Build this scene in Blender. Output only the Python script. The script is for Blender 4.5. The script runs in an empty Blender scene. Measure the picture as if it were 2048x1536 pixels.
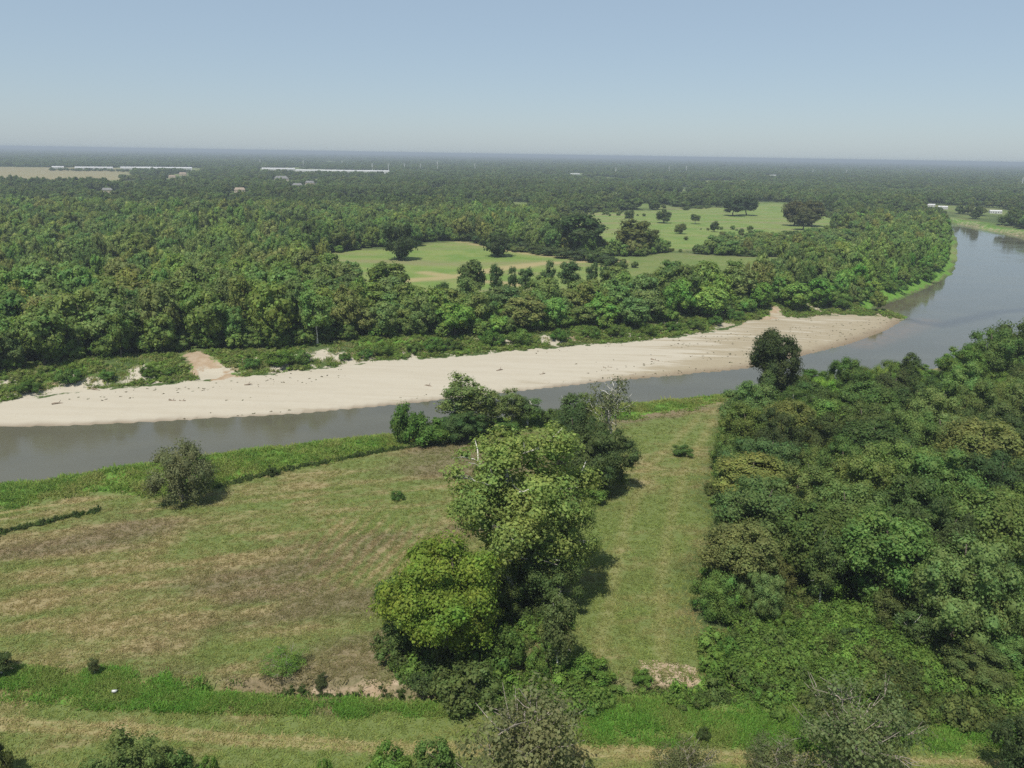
import bpy, math, random
import numpy as np
from mathutils import Matrix, Vector, Euler

# ------------------------------------------------------------------ camera, sky, sun, exposure
sc = bpy.context.scene
C = sc.collection
H = 60.0                       # drone height over the fields, metres
FPX = 1547.0                   # focal length in pixels of the 2048 px wide photograph
PITCH, ROLL = math.radians(16.55), math.radians(0.92)
RM = Matrix.Rotation(math.pi / 2 - PITCH, 3, 'X') @ Matrix.Rotation(ROLL, 3, 'Z')
cam = bpy.data.cameras.new('camera')
cam.sensor_width = 36.0
cam.lens = FPX / 2048.0 * 36.0
cam.clip_start, cam.clip_end = 0.5, 120000.0
cam_o = bpy.data.objects.new('camera', cam)
C.objects.link(cam_o)
cam_o.matrix_world = Matrix.Translation((0, 0, H)) @ RM.to_4x4()
sc.camera = cam_o

SUN_EL = math.radians(61)
SUN_AZ = Vector((-0.42, -0.91, 0)).normalized()        # towards the sun, on the ground plane
world = bpy.data.worlds.new('World')
sc.world = world
world.use_nodes = True
wn = world.node_tree
sky = wn.nodes.new('ShaderNodeTexSky')
sky.sky_type = 'NISHITA'
sky.sun_disc = False
sky.sun_elevation = SUN_EL
sky.sun_rotation = math.atan2(SUN_AZ.x, SUN_AZ.y)
sky.altitude = 60
sky.air_density = 0.9
sky.dust_density = 0.65
sky.ozone_density = 1.5
veil = wn.nodes.new('ShaderNodeMix'); veil.data_type = 'RGBA'; veil.blend_type = 'MIX'
veil.inputs[0].default_value = 0.68
veil.inputs[7].default_value = (2.66, 3.36, 4.02, 1)       # even whitish veil of a hazy summer day
wn.links.new(sky.outputs[0], veil.inputs[6])
wn.links.new(veil.outputs[2], wn.nodes['Background'].inputs[0])
wn.nodes['Background'].inputs[1].default_value = 0.0765

sun = bpy.data.lights.new('sun', 'SUN')
sun.energy = 3.15
sun.angle = math.radians(0.53)
sun.color = (1.0, 0.95, 0.87)
sun_o = bpy.data.objects.new('sun', sun)
C.objects.link(sun_o)
sd = Vector((SUN_AZ.x * math.cos(SUN_EL), SUN_AZ.y * math.cos(SUN_EL), math.sin(SUN_EL)))
sun_o.rotation_euler = sd.to_track_quat('Z', 'Y').to_euler()
sun_o.location = sd * 300

sc.view_settings.view_transform = 'Standard'
sc.view_settings.look = 'None'
sc.view_settings.exposure = 0.85
sc.view_settings.gamma = 1.0
sc.view_settings.use_curve_mapping = False
sc.render.engine = 'CYCLES'
cy = sc.cycles
cy.max_bounces = 5
cy.diffuse_bounces = 3
cy.glossy_bounces = 2
cy.transmission_bounces = 2
cy.volume_bounces = 0
cy.transparent_max_bounces = 4
cy.caustics_reflective = cy.caustics_refractive = False
cy.use_denoising = False

rng = np.random.default_rng(7)
random.seed(7)
RMn = np.array(RM)

# ------------------------------------------------------------------ helpers: pixels of the photograph to places on the ground
def at(px, py, z=0.0):
    v = RMn @ np.array([(px - 1024) / FPX, -(py - 768) / FPX, -1.0])
    t = (z - H) / v[2]
    return np.array([v[0] * t, v[1] * t])

def gp(pts, z=0.0):
    return np.array([at(x, y, z) for x, y in pts])

def to_px(P):
    P = np.atleast_2d(P).astype(float)
    q = (P - np.array([0, 0, H])) @ RMn
    d = -q[:, 2]
    return np.stack([1024 + FPX * q[:, 0] / d, 768 - FPX * q[:, 1] / d, d], 1)

def height_for(base, ytop, z=0.0):
    """height of a thing standing on base (x, y) whose top reaches image row ytop"""
    lo, hi = 0.1, 58.0
    for _ in range(40):
        m = (lo + hi) / 2
        if to_px([[base[0], base[1], z + m]])[0, 1] > ytop: lo = m
        else: hi = m
    return lo

def seg_dist(P, A, B):
    d = B - A
    t = np.clip(((P - A) @ d) / max(d @ d, 1e-9), 0, 1)
    return np.hypot(*(P - (A + t[:, None] * d)).T)

def line_dist(P, L):
    r = np.full(len(P), 1e9)
    for i in range(len(L) - 1):
        r = np.minimum(r, seg_dist(P, L[i], L[i + 1]))
    return r

def sdist(P, poly, reach=60.0):
    """signed distance to a polygon, positive inside; far away points get -reach"""
    P = np.asarray(P, float)
    out = np.full(len(P), -reach)
    lo, hi = poly.min(0) - reach, poly.max(0) + reach
    k = np.where(((P >= lo) & (P <= hi)).all(1))[0]
    if not len(k): return out
    Q = P[k]
    ins = np.zeros(len(Q), bool)
    n = len(poly)
    for i in range(n):
        a, b = poly[i], poly[(i + 1) % n]
        c = (a[1] > Q[:, 1]) != (b[1] > Q[:, 1])
        with np.errstate(divide='ignore', invalid='ignore'):
            xx = (b[0] - a[0]) * (Q[:, 1] - a[1]) / (b[1] - a[1]) + a[0]
        ins ^= c & (Q[:, 0] < xx)
    d = line_dist(Q, np.vstack([poly, poly[:1]]))
    out[k] = np.clip(np.where(ins, d, -d), -reach, None)
    return out

def sm(x, a=0.0, b=1.0):
    t = np.clip((x - a) / (b - a), 0, 1)
    return t * t * (3 - 2 * t)

def vnoise(P, scale, seed=0):
    x, y = P[:, 0] * scale + seed * 17.3, P[:, 1] * scale - seed * 9.1
    xi, yi = np.floor(x).astype(np.int64), np.floor(y).astype(np.int64)
    fx, fy = x - xi, y - yi
    fx, fy = fx * fx * (3 - 2 * fx), fy * fy * (3 - 2 * fy)
    def h(i, j):
        n = (i * 374761393 + j * 668265263 + seed * 974711) & 0x7fffffff
        n = ((n ^ (n >> 13)) * 1274126177) & 0x7fffffff
        return ((n ^ (n >> 16)) & 0xffff) / 65535.0
    return (h(xi, yi) * (1 - fx) + h(xi + 1, yi) * fx) * (1 - fy) + (h(xi, yi + 1) * (1 - fx) + h(xi + 1, yi + 1) * fx) * fy

def fbm(P, scale, seed=0, n=3):
    r, a, t = 0, 1.0, 0
    for i in range(n):
        r = r + a * vnoise(P, scale * 2 ** i, seed + i); t += a; a *= 0.55
    return r / t

def smooth_poly(pts, n=2, closed=True):
    p = np.array(pts, float)
    for _ in range(n):
        q = []
        m = len(p)
        for i in range(m if closed else m - 1):
            a, b = p[i], p[(i + 1) % m]
            q += [a * .75 + b * .25, a * .25 + b * .75]
        if not closed: q = [p[0]] + q + [p[-1]]
        p = np.array(q)
    return p

# ------------------------------------------------------------------ zones of the land, as places on the ground
WZ = -5.0
near_edge = [(-420, 1010), (-200, 995), (0, 974), (110, 966), (250, 941), (430, 914), (600, 895), (780, 876), (930, 852), (1100, 831), (1260, 814), (1400, 801),
             (1500, 786), (1640, 768), (1780, 752), (1920, 732), (2080, 700), (2400, 640)]
sand_edge = [(-420, 868), (-200, 862), (0, 856), (110, 855), (300, 846), (600, 829), (800, 811), (1000, 789), (1200, 766), (1400, 748), (1500, 738), (1600, 715),
             (1700, 690), (1780, 660), (1822, 634)]
bend_edge = [(1790, 626), (1738, 624), (1752, 613), (1800, 598), (1850, 577), (1903, 549), (1912, 520), (1912, 480), (1900, 455), (1893, 445)]
far_edge = [(1905, 446), (1960, 457), (2048, 474), (2200, 500), (2500, 540)]
WATER = np.vstack([gp(near_edge, WZ), gp(far_edge[::-1], WZ), gp(bend_edge[::-1], WZ), gp(sand_edge[::-1], WZ)])
sand_top = [(1822, 632), (1700, 624), (1580, 634), (1500, 641), (1440, 659), (1300, 679), (1100, 694), (900, 711), (750, 722), (640, 735), (500, 750), (350, 762),
            (150, 778), (0, 797), (-200, 820), (-420, 845)]
SAND = np.vstack([gp(sand_edge, WZ), gp(sand_top, -2.7)])
FARBANK = gp([(1893, 434), (1960, 446), (2048, 462), (2300, 486), (2300, 500), (2048, 474), (1960, 457), (1893, 446)], -2)
BANK_GRASS = gp([(-300, 1075), (-100, 1030), (0, 1015), (180, 985), (330, 985), (440, 968), (600, 931), (800, 894), (970, 872), (1110, 850), (1260, 836), (1400, 815),
                 (1480, 797), (1480, 760), (1250, 790), (1000, 820), (780, 850), (430, 890), (0, 950), (-300, 980)])
MEADOW1 = smooth_poly(gp([(690, 501), (780, 498), (880, 484), (930, 483), (1000, 497), (1190, 521), (1260, 530), (1275, 560), (1240, 596), (1130, 606), (1000, 616),
               (850, 626), (750, 618), (710, 575), (600, 548), (540, 536), (620, 514)]), 1)
MEADOW2 = smooth_poly(gp([(1085, 446), (1130, 432), (1200, 423), (1400, 418), (1560, 405), (1600, 410), (1690, 436), (1700, 462), (1600, 474), (1480, 494), (1360, 504),
               (1270, 500), (1215, 502), (1130, 488)]), 1)
CLEAR = [gp(p) for p in (
    [(1025, 408), (1055, 408), (1060, 436), (1028, 436)],
    [(690, 398), (865, 398), (870, 411), (690, 413)],
    [(-200, 332), (255, 336), (270, 360), (-200, 366)],
    [(235, 334), (400, 336), (400, 345), (235, 345)],
    [(520, 337), (780, 343), (785, 353), (520, 348)],
    [(860, 378), (885, 378), (890, 392), (862, 392)],
    [(1850, 412), (2060, 424), (2060, 436), (1850, 420)])]
TANF = CLEAR[2]
WOODR = gp([(1495, 800), (1470, 850), (1450, 920), (1435, 985), (1480, 1060), (1420, 1140), (1410, 1240), (1480, 1262), (1600, 1240), (1720, 1255), (1840, 1330),
            (1990, 1392), (2130, 1430), (2500, 1400), (2600, 800), (2080, 712), (1920, 744), (1780, 764), (1640, 780)])
BRUSH = gp([(1430, 1300), (1500, 1255), (1600, 1225), (1740, 1240), (1860, 1310), (2000, 1380), (2200, 1430), (2200, 1450), (1700, 1425), (1450, 1395),
            (1250, 1400), (1080, 1425), (960, 1420), (940, 1395), (800, 1352), (900, 1345), (1000, 1352), (1150, 1372), (1350, 1385), (1450, 1365)])
UNDERSYC = gp([(770, 1310), (790, 1240), (900, 1190), (1050, 1150), (1150, 1190), (1150, 1240), (1090, 1290), (1060, 1340), (900, 1345)])
LUSH = gp([(-520, 1330), (-100, 1338), (60, 1338), (200, 1350), (350, 1370), (480, 1382), (640, 1392), (800, 1400), (930, 1425), (760, 1432), (560, 1425), (420, 1420), (250, 1408),
           (60, 1392), (-100, 1385), (-520, 1372)])
LUSH2 = gp([(1150, 1420), (1350, 1400), (1600, 1420), (2100, 1440), (2100, 1500), (1850, 1500), (1500, 1470), (1180, 1490)])
MOWN = gp([(-100, 1425), (300, 1430), (700, 1450), (900, 1470), (1300, 1480), (2100, 1510), (2100, 1560), (1300, 1530), (600, 1500), (-100, 1465)])
BROWN1 = gp([(350, 1330), (480, 1340), (640, 1365), (560, 1380), (400, 1370), (300, 1350)])
DIRT = [gp([(1285, 1330), (1330, 1330), (1385, 1345), (1380, 1356), (1320, 1356), (1290, 1345)]), gp([(1475, 1362), (1500, 1345), (1522, 1345), (1515, 1366), (1490, 1370)]),
        gp([(700, 1372), (780, 1366), (870, 1378), (880, 1386), (780, 1384)]),
        gp([(360, 716), (400, 713), (440, 730), (500, 748), (430, 756), (390, 740)], -1.5), gp([(1465, 652), (1500, 640), (1560, 622), (1578, 636), (1500, 650), (1470, 662)], -2),
        gp([(1540, 622), (1550, 615), (1580, 632), (1560, 640)], -1.5)]
DITCH = gp([(420, 1374), (560, 1374), (700, 1380), (800, 1387), (880, 1391), (960, 1388), (1060, 1384), (1200, 1382), (1400, 1380), (1560, 1388), (1750, 1396), (2150, 1410)])
TRACKS = [gp(p) for p in ([(-520, 1416), (-100, 1437), (200, 1452), (500, 1473), (800, 1492), (1200, 1500), (1600, 1510), (2100, 1530)],
                          [(-520, 1432), (-100, 1452), (200, 1466), (500, 1487), (800, 1505), (1200, 1514), (1600, 1524)],
                          [(-100, 1010), (0, 1025), (100, 1010), (190, 998)])]
FAINT = [gp(p) for p in ([(1190, 1330), (1220, 1200), (1250, 1050), (1300, 930), (1400, 830)], [(1330, 1320), (1320, 1180), (1340, 1040), (1370, 930), (1430, 840)])]
FARTRACKS = [gp(p) for p in ([(780, 562), (900, 555), (1000, 537), (1100, 527), (1240, 522)], [(930, 484), (1050, 506), (1190, 521), (1240, 524)], [(850, 545), (950, 560), (1080, 575)])]

def terrain(P):
    """height of the land at points P"""
    P = np.asarray(P, float)
    sw = sdist(P, WATER, 90)
    ss = sdist(P, SAND, 90)
    dW = np.clip(-sw, 0, None)
    land = WZ + 5.0 * sm(dW, -1.0, 13.0) + (fbm(P, 0.03, 3) - 0.5) * 0.9 * sm(dW, 6, 30)
    sand = WZ - 0.04 + 2.75 * (1 - np.exp(-dW / 30.0)) + (fbm(P, 0.06, 5) - .5) * 0.16 * sm(dW, 0, 8)
    g = sm(np.clip(-ss, 0, None) + (fbm(P, 0.12, 9) - .5) * 9 * sm(-ss, 0, 4), 0, 19)
    z = sand * (1 - g) + land * g
    z = np.where(ss > -90, z, land)
    z = np.where(sw > 0, WZ - np.minimum(2.2, 0.04 + sw * 0.10), z)
    dd = line_dist(P, DITCH) if len(P) < 200000 else np.where(P[:, 1] < 110, line_dist(P, DITCH), 1e9)
    n = fbm(P, 0.25, 21)
    z = z - 1.6 * (1 - sm(dd, 0.25, 1.5 + n))
    # the gentle rise of the near levee and the mown swale
    z = z + 0.12 * (fbm(P, 0.4, 33) - .5) * (P[:, 1] < 250)
    return z

GSTRIP = gp([(1170, 1000), (1260, 850), (1460, 810), (1440, 1000), (1450, 1060), (1380, 1130), (1380, 1250), (1440, 1330), (1300, 1340), (1180, 1300), (1160, 1180)])
LOWER = gp([(-300, 1392), (300, 1400), (700, 1420), (2250, 1425), (2250, 1900), (-300, 1900)])
def green_zones(P):
    w_ = (fbm(P, .2, 66) - .5) * 5
    return sm(sdist(P, GSTRIP, 30) + w_, -3, 3), sm(sdist(P, LOWER, 30) + w_, -1.5, 1.5)
def brownness(P):
    a_, b_ = green_zones(P)
    Q_ = np.stack([P[:, 0] * .95 + P[:, 1] * .31, -P[:, 0] * .31 + P[:, 1] * .95], 1) * np.array([.028, .09])
    base = np.clip((fbm(Q_, 1.0, 83, 4) - .44) * 3.6, 0, 1) * (P[:, 1] < 200) * (1 - b_) * (1 - .75 * a_)
    return np.clip(base + .8 * sm(sdist(P, BROWN1, 20) + (fbm(P, .25, 71) - .5) * 4, -1, 3), 0, 1)

def dryness(P):
    big = fbm(P, 0.028, 41, 3)
    ang = 0.32
    Q = np.stack([P[:, 0] * math.cos(ang) + P[:, 1] * math.sin(ang), -P[:, 0] * math.sin(ang) + P[:, 1] * math.cos(ang)], 1)
    st = fbm(Q * np.array([0.07, 0.62]), 1.0, 51, 2)
    sp = fbm(P, 0.22, 44, 3)
    u_ = at(730, 1100)                                  # mower swaths running away from the camera
    sw_ = np.exp(-(((P[:, 0] - u_[0]) / 10) ** 2 + ((P[:, 1] - u_[1]) / 11) ** 2))
    swath = sw_ * (0.75 * np.sin((P[:, 0] - (P[:, 1] - u_[1]) * .25 + vnoise(P, .2, 3) * 1.2) * 3.1) + .25)
    return np.clip(0.5 + (big - .5) * 1.5 + (st - .5) * 0.95 * (1 - sw_) + (sp - .5) * 0.9 + swath - .22 * green_zones(P)[0] - .30 * green_zones(P)[1], 0, 1)

def glade(Q):
    d_ = np.linalg.norm(Q, axis=1)
    return np.where(d_ < 1400, sm(fbm(Q, .011, 151), .585, .66), sm(fbm(Q, .0045, 152), .585, .66)) * sm(d_, 300, 420)

# ------------------------------------------------------------------ node helpers and materials
def new_mat(name):
    m = bpy.data.materials.new(name)
    m.use_nodes = True
    nt = m.node_tree
    nt.nodes.clear()
    return m, nt

class G:
    def __init__(s, nt): s.nt = nt
    def n(s, t, **kw):
        x = s.nt.nodes.new(t)
        for k, v in kw.items():
            if k.startswith('i_'):
                key = k[2:]
                x.inputs[int(key) if key.isdigit() else key].default_value = v
            else: setattr(x, k, v)
        return x
    def l(s, a, b): s.nt.links.new(a, b)
    def attr(s, name, typ='GEOMETRY'):
        return s.n('ShaderNodeAttribute', attribute_name=name, attribute_type=typ)
    def noise(s, scale, detail=3, vec=None, rough=0.55):
        x = s.n('ShaderNodeTexNoise')
        x.inputs['Scale'].default_value = scale; x.inputs['Detail'].default_value = detail; x.inputs['Roughness'].default_value = rough
        if vec is not None: s.l(vec, x.inputs['Vector'])
        return x.outputs['Fac']
    def math(s, op, a, b=None, c=None, clamp=False):
        x = s.n('ShaderNodeMath', operation=op, use_clamp=clamp)
        for i, v in enumerate((a, b, c)):
            if v is None: continue
            if isinstance(v, (int, float)): x.inputs[i].default_value = v
            else: s.l(v, x.inputs[i])
        return x.outputs[0]
    def mix(s, f, a, b, blend='MIX'):
        x = s.n('ShaderNodeMix', data_type='RGBA', blend_type=blend)
        for sock, v in ((x.inputs[0], f), (x.inputs[6], a), (x.inputs[7], b)):
            if isinstance(v, (int, float)): sock.default_value = v
            elif isinstance(v, tuple): sock.default_value = (*v, 1) if len(v) == 3 else v
            else: s.l(v, sock)
        return x.outputs[2]
    def mrange(s, v, a, b, c=0.0, d=1.0, smooth=True):
        x = s.n('ShaderNodeMapRange', interpolation_type='SMOOTHSTEP' if smooth else 'LINEAR')
        s.l(v, x.inputs[0])
        for i, q in enumerate((a, b, c, d)): x.inputs[i + 1].default_value = q
        return x.outputs[0]
    def out(s, shader):
        o = s.n('ShaderNodeOutputMaterial'); s.l(shader, o.inputs[0])

def foliage_mat(name, source, gloss=0.10, vary=0.42, transl=0.42):
    m, nt = new_mat(name); g = G(nt)
    if source == 'object': col = g.n('ShaderNodeObjectInfo').outputs['Color']
    else: col = g.attr('tint', 'INSTANCER').outputs['Color']
    geo = g.n('ShaderNodeNewGeometry')
    tc = g.n('ShaderNodeTexCoord')
    isl = geo.outputs['Random Per Island']
    nz = g.noise(0.5, 3, tc.outputs['Object'])
    f = g.math('ADD', g.math('MULTIPLY', g.math('SUBTRACT', isl, 0.5), vary * 1.3), g.math('MULTIPLY', g.math('SUBTRACT', nz, 0.5), 1.3))
    val = g.math('ADD', 1.0, f)
    hs = g.n('ShaderNodeHueSaturation')
    g.l(col, hs.inputs['Color']); g.l(val, hs.inputs['Value'])
    hue = g.math('ADD', 0.5, g.math('MULTIPLY', g.math('SUBTRACT', g.math('FRACT', g.math('MULTIPLY', isl, 7.31)), 0.5), 0.035))
    nz2 = g.noise(0.21, 2, tc.outputs['Object'])
    hue = g.math('ADD', hue, g.math('MULTIPLY', g.math('SUBTRACT', nz2, 0.5), 0.11))
    g.l(hue, hs.inputs['Hue'])
    c = hs.outputs[0]
    p = g.n('ShaderNodeBsdfPrincipled')
    p.inputs['Roughness'].default_value = 0.55
    p.inputs['Specular IOR Level'].default_value = gloss
    g.l(c, p.inputs['Base Color'])
    t = g.n('ShaderNodeBsdfTranslucent')
    g.l(g.mix(1.0, c, (1.15, 1.2, 0.55), 'MULTIPLY'), t.inputs[0])
    mx = g.n('ShaderNodeMixShader'); mx.inputs[0].default_value = transl
    g.l(p.outputs[0], mx.inputs[1]); g.l(t.outputs[0], mx.inputs[2])
    g.out(mx.outputs[0])
    return m

def bark_mat(name, c1, c2, scale=1.5):
    m, nt = new_mat(name); g = G(nt)
    tc = g.n('ShaderNodeTexCoord')
    f = g.noise(scale, 4, tc.outputs['Object'])
    p = g.n('ShaderNodeBsdfPrincipled'); p.inputs['Roughness'].default_value = 0.85; p.inputs['Specular IOR Level'].default_value = 0.15
    g.l(g.mix(g.mrange(f, .38, .62), c1, c2), p.inputs['Base Color'])
    b = g.n('ShaderNodeBump'); b.inputs['Strength'].default_value = 0.5; b.inputs['Distance'].default_value = 0.05
    g.l(f, b.inputs['Height']); g.l(b.outputs[0], p.inputs['Normal'])
    g.out(p.outputs[0])
    return m

def plain_mat(name, c1, c2, scale=0.6, rough=0.7, metal=0.0):
    m, nt = new_mat(name); g = G(nt)
    tc = g.n('ShaderNodeTexCoord')
    f = g.noise(scale, 4, tc.outputs['Object'])
    p = g.n('ShaderNodeBsdfPrincipled'); p.inputs['Roughness'].default_value = rough; p.inputs['Metallic'].default_value = metal
    g.l(g.mix(g.mrange(f, .35, .65), c1, c2), p.inputs['Base Color'])
    g.out(p.outputs[0])
    return m

LEAF = foliage_mat('leaves', 'object')
LEAFI = foliage_mat('leaves_of_the_mass', 'instancer', gloss=0.05)
GRASSI = foliage_mat('grass_blades', 'instancer', gloss=0.08, vary=0.35, transl=0.4)
BARK = bark_mat('grey_brown_bark', (0.085, 0.068, 0.052), (0.16, 0.135, 0.105))
PALEBARK = bark_mat('pale_bark', (0.62, 0.60, 0.54), (0.36, 0.34, 0.28), 0.9)
DEADBARK = bark_mat('dry_twigs', (0.32, 0.28, 0.24), (0.22, 0.19, 0.16), 1.2)

def ground_mat():
    m, nt = new_mat('land'); g = G(nt)
    pos = g.n('ShaderNodeNewGeometry').outputs['Position']
    A = lambda n: g.attr(n).outputs['Fac']
    n_fine = g.noise(2.6, 4, pos, 0.65)
    n_mid = g.noise(0.45, 4, pos, 0.6)
    n_big = g.noise(0.05, 4, pos)
    mp = g.n('ShaderNodeMapping'); mp.inputs['Rotation'].default_value = (0, 0, -0.32); mp.inputs['Scale'].default_value = (0.35, 2.0, 1)
    g.l(pos, mp.inputs['Vector'])
    n_st = g.noise(0.8, 3, mp.outputs[0])
    # mown grass: green, straw and bare brown
    dry = g.math('ADD', A('dry'), g.math('ADD', g.math('MULTIPLY', g.math('SUBTRACT', n_fine, .5), 0.9), g.math('MULTIPLY', g.math('SUBTRACT', n_st, .5), 0.8)))
    grass = g.mix(g.mrange(dry, 0.2, 0.95), (0.116, 0.146, 0.046), (0.232, 0.192, 0.098))
    brown = g.mrange(g.math('ADD', A('brown'), g.math('MULTIPLY', g.math('SUBTRACT', n_mid, .5), 0.8)), 0.3, 0.9)
    grass = g.mix(g.math('MULTIPLY', brown, 0.75), grass, g.mix(g.mrange(n_fine, .35, .65), (0.110, 0.084, 0.052), (0.185, 0.146, 0.096)))
    # lush grass
    lg = g.mix(g.mrange(n_mid, .35, .65), (0.075, 0.175, 0.022), (0.125, 0.215, 0.042))
    lush = g.mrange(g.math('ADD', A('lush'), g.math('MULTIPLY', g.math('SUBTRACT', n_mid, .5), 0.8)), 0.3, 0.7)
    c = g.mix(lush, grass, lg)
    # far meadows
    md = g.mix(g.mrange(n_big, .38, .62), (0.116, 0.180, 0.042), (0.160, 0.202, 0.058))
    md = g.mix(g.mrange(g.noise(0.022, 5, mp.outputs[0], .65), .46, .66, 0, .8), md, (0.185, 0.175, 0.085))
    c = g.mix(A('meadow'), c, md)
    c = g.mix(A('track'), c, g.mix(n_fine, (0.27, 0.215, 0.10), (0.33, 0.27, 0.15)))
    # wood floor
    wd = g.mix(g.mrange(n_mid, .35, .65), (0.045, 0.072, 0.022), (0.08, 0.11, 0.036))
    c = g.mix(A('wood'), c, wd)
    c = g.mix(A('tan'), c, g.mix(g.mrange(n_big, .35, .65), (0.235, 0.20, 0.115), (0.20, 0.19, 0.10)))
    # reddish bare earth
    er = g.mix(g.mrange(n_mid, .35, .65), (0.285, 0.212, 0.138), (0.33, 0.262, 0.185))
    em = g.mrange(g.math('ADD', A('earth'), g.math('MULTIPLY', g.math('SUBTRACT', n_mid, .5), 0.9)), 0.35, 0.65)
    c = g.mix(em, c, er)
    # sand bar
    mp2 = g.n('ShaderNodeMapping'); mp2.inputs['Rotation'].default_value = (0, 0, -0.42); mp2.inputs['Scale'].default_value = (0.05, 0.42, 1)
    g.l(pos, mp2.inputs['Vector'])
    n_sst = g.noise(1.0, 4, mp2.outputs[0])
    sd_ = g.mix(g.mrange(n_sst, .3, .75), (0.385, 0.352, 0.282), (0.36, 0.325, 0.255))
    sd_ = g.mix(g.mrange(n_fine, .45, .8, 0, .25), sd_, (0.29, 0.245, 0.18))
    damp = g.mrange(g.math('ADD', A('damp'), g.math('MULTIPLY', g.math('SUBTRACT', n_sst, .5), 1.5)), 0.35, 0.75)
    sd_ = g.mix(g.math('MULTIPLY', damp, 0.8), sd_, g.mix(n_mid, (0.235, 0.195, 0.125), (0.275, 0.235, 0.16)))
    wet = A('wet')
    sd_ = g.mix(wet, sd_, (0.155, 0.115, 0.075))
    sm_ = g.mrange(g.math('ADD', A('sand'), g.math('ADD', g.math('MULTIPLY', g.math('SUBTRACT', n_mid, .5), 0.9), g.math('MULTIPLY', g.math('SUBTRACT', n_fine, .5), 0.5))), 0.40, 0.60)
    c = g.mix(sm_, c, sd_)
    p = g.n('ShaderNodeBsdfPrincipled')
    p.inputs['Roughness'].default_value = 0.95; p.inputs['Specular IOR Level'].default_value = 0.1
    g.l(c, p.inputs['Base Color'])
    b = g.n('ShaderNodeBump'); b.inputs['Strength'].default_value = 0.7
    hgt = g.math('MULTIPLY', g.math('ADD', n_fine, g.math('MULTIPLY', n_mid, 1.0)), g.math('SUBTRACT', 1.0, g.math('MULTIPLY', sm_, 0.75)))
    b.inputs['Distance'].default_value = 0.09
    g.l(hgt, b.inputs['Height']); g.l(b.outputs[0], p.inputs['Normal'])
    g.out(p.outputs[0])
    return m

def water_mat():
    m, nt = new_mat('river_water'); g = G(nt)
    pos = g.n('ShaderNodeNewGeometry').outputs['Position']
    mp = g.n('ShaderNodeMapping'); mp.inputs['Rotation'].default_value = (0, 0, -0.4); mp.inputs['Scale'].default_value = (0.5, 1.0, 1)
    g.l(pos, mp.inputs['Vector'])
    w1 = g.noise(0.9, 4, mp.outputs[0], 0.6)
    w2 = g.noise(0.06, 3, mp.outputs[0])
    rif = g.attr('riffle').outputs['Fac']
    sh = g.attr('shoal').outputs['Fac']
    c = g.mix(g.mrange(w2, .35, .65), (0.084, 0.081, 0.056), (0.097, 0.094, 0.067))
    c = g.mix(g.math('MULTIPLY', sh, g.mrange(w1, .35, .65, .25, .8)), c, (0.15, 0.105, 0.058))
    c = g.mix(g.math('MULTIPLY', rif, .75), c, (0.05, 0.045, 0.035))
    p = g.n('ShaderNodeBsdfPrincipled')
    p.inputs['IOR'].default_value = 1.33
    g.l(c, p.inputs['Base Color'])
    g.l(g.mrange(w2, .35, .65, 0.05, 0.12), p.inputs['Roughness'])
    b = g.n('ShaderNodeBump'); b.inputs['Distance'].default_value = 0.03
    g.l(g.math('ADD', g.math('MULTIPLY', rif, 1.2), g.mrange(w2, .35, .65, .2, .6)), b.inputs['Strength'])
    g.l(w1, b.inputs['Height']); g.l(b.outputs[0], p.inputs['Normal'])
    g.out(p.outputs[0])
    return m

# ------------------------------------------------------------------ mesh helpers
def mesh_from(name, V, F, mats=(), fmat=None):
    """F: list of faces or (n, k) int array"""
    me = bpy.data.meshes.new(name)
    V = np.asarray(V, np.float32)
    if isinstance(F, np.ndarray):
        k = F.shape[1]
        me.vertices.add(len(V)); me.vertices.foreach_set('co', V.ravel())
        me.loops.add(F.size); me.loops.foreach_set('vertex_index', F.ravel().astype(np.int32))
        me.polygons.add(len(F)); me.polygons.foreach_set('loop_start', np.arange(0, F.size, k, dtype=np.int32))
        me.update(calc_edges=True)
    else:
        me.from_pydata([tuple(map(float, v)) for v in V], [], F)
        me.update()
    for mt in mats: me.materials.append(mt)
    if fmat is not None: me.polygons.foreach_set('material_index', np.asarray(fmat, np.int32))
    me.validate()
    return me

def link(name, me, parent=None, loc=(0, 0, 0)):
    o = bpy.data.objects.new(name, me); C.objects.link(o)
    o.location = loc
    if parent: o.parent = parent
    return o

def tag(o, label=None, cat=None, group=None, kind=None):
    for k, v in (('label', label), ('category', cat), ('group', group), ('kind', kind)):
        if v: o[k] = v
    return o

def set_attr(me, name, arr):
    a = me.attributes.new(name, 'FLOAT', 'POINT')
    a.data.foreach_set('value', np.asarray(arr, np.float32))

# ------------------------------------------------------------------ the ground: one sheet to the horizon
def axis(lo, hi, step, out_lo, out_hi, grow):
    a = list(np.arange(lo, hi, step))
    s = step
    while a[-1] < out_hi:
        s *= grow; a.append(a[-1] + s)
    s = step; b = [lo]
    while b[0] > out_lo:
        s *= grow; b.insert(0, b[0] - s)
    return np.array(b[:-1] + a)

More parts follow.
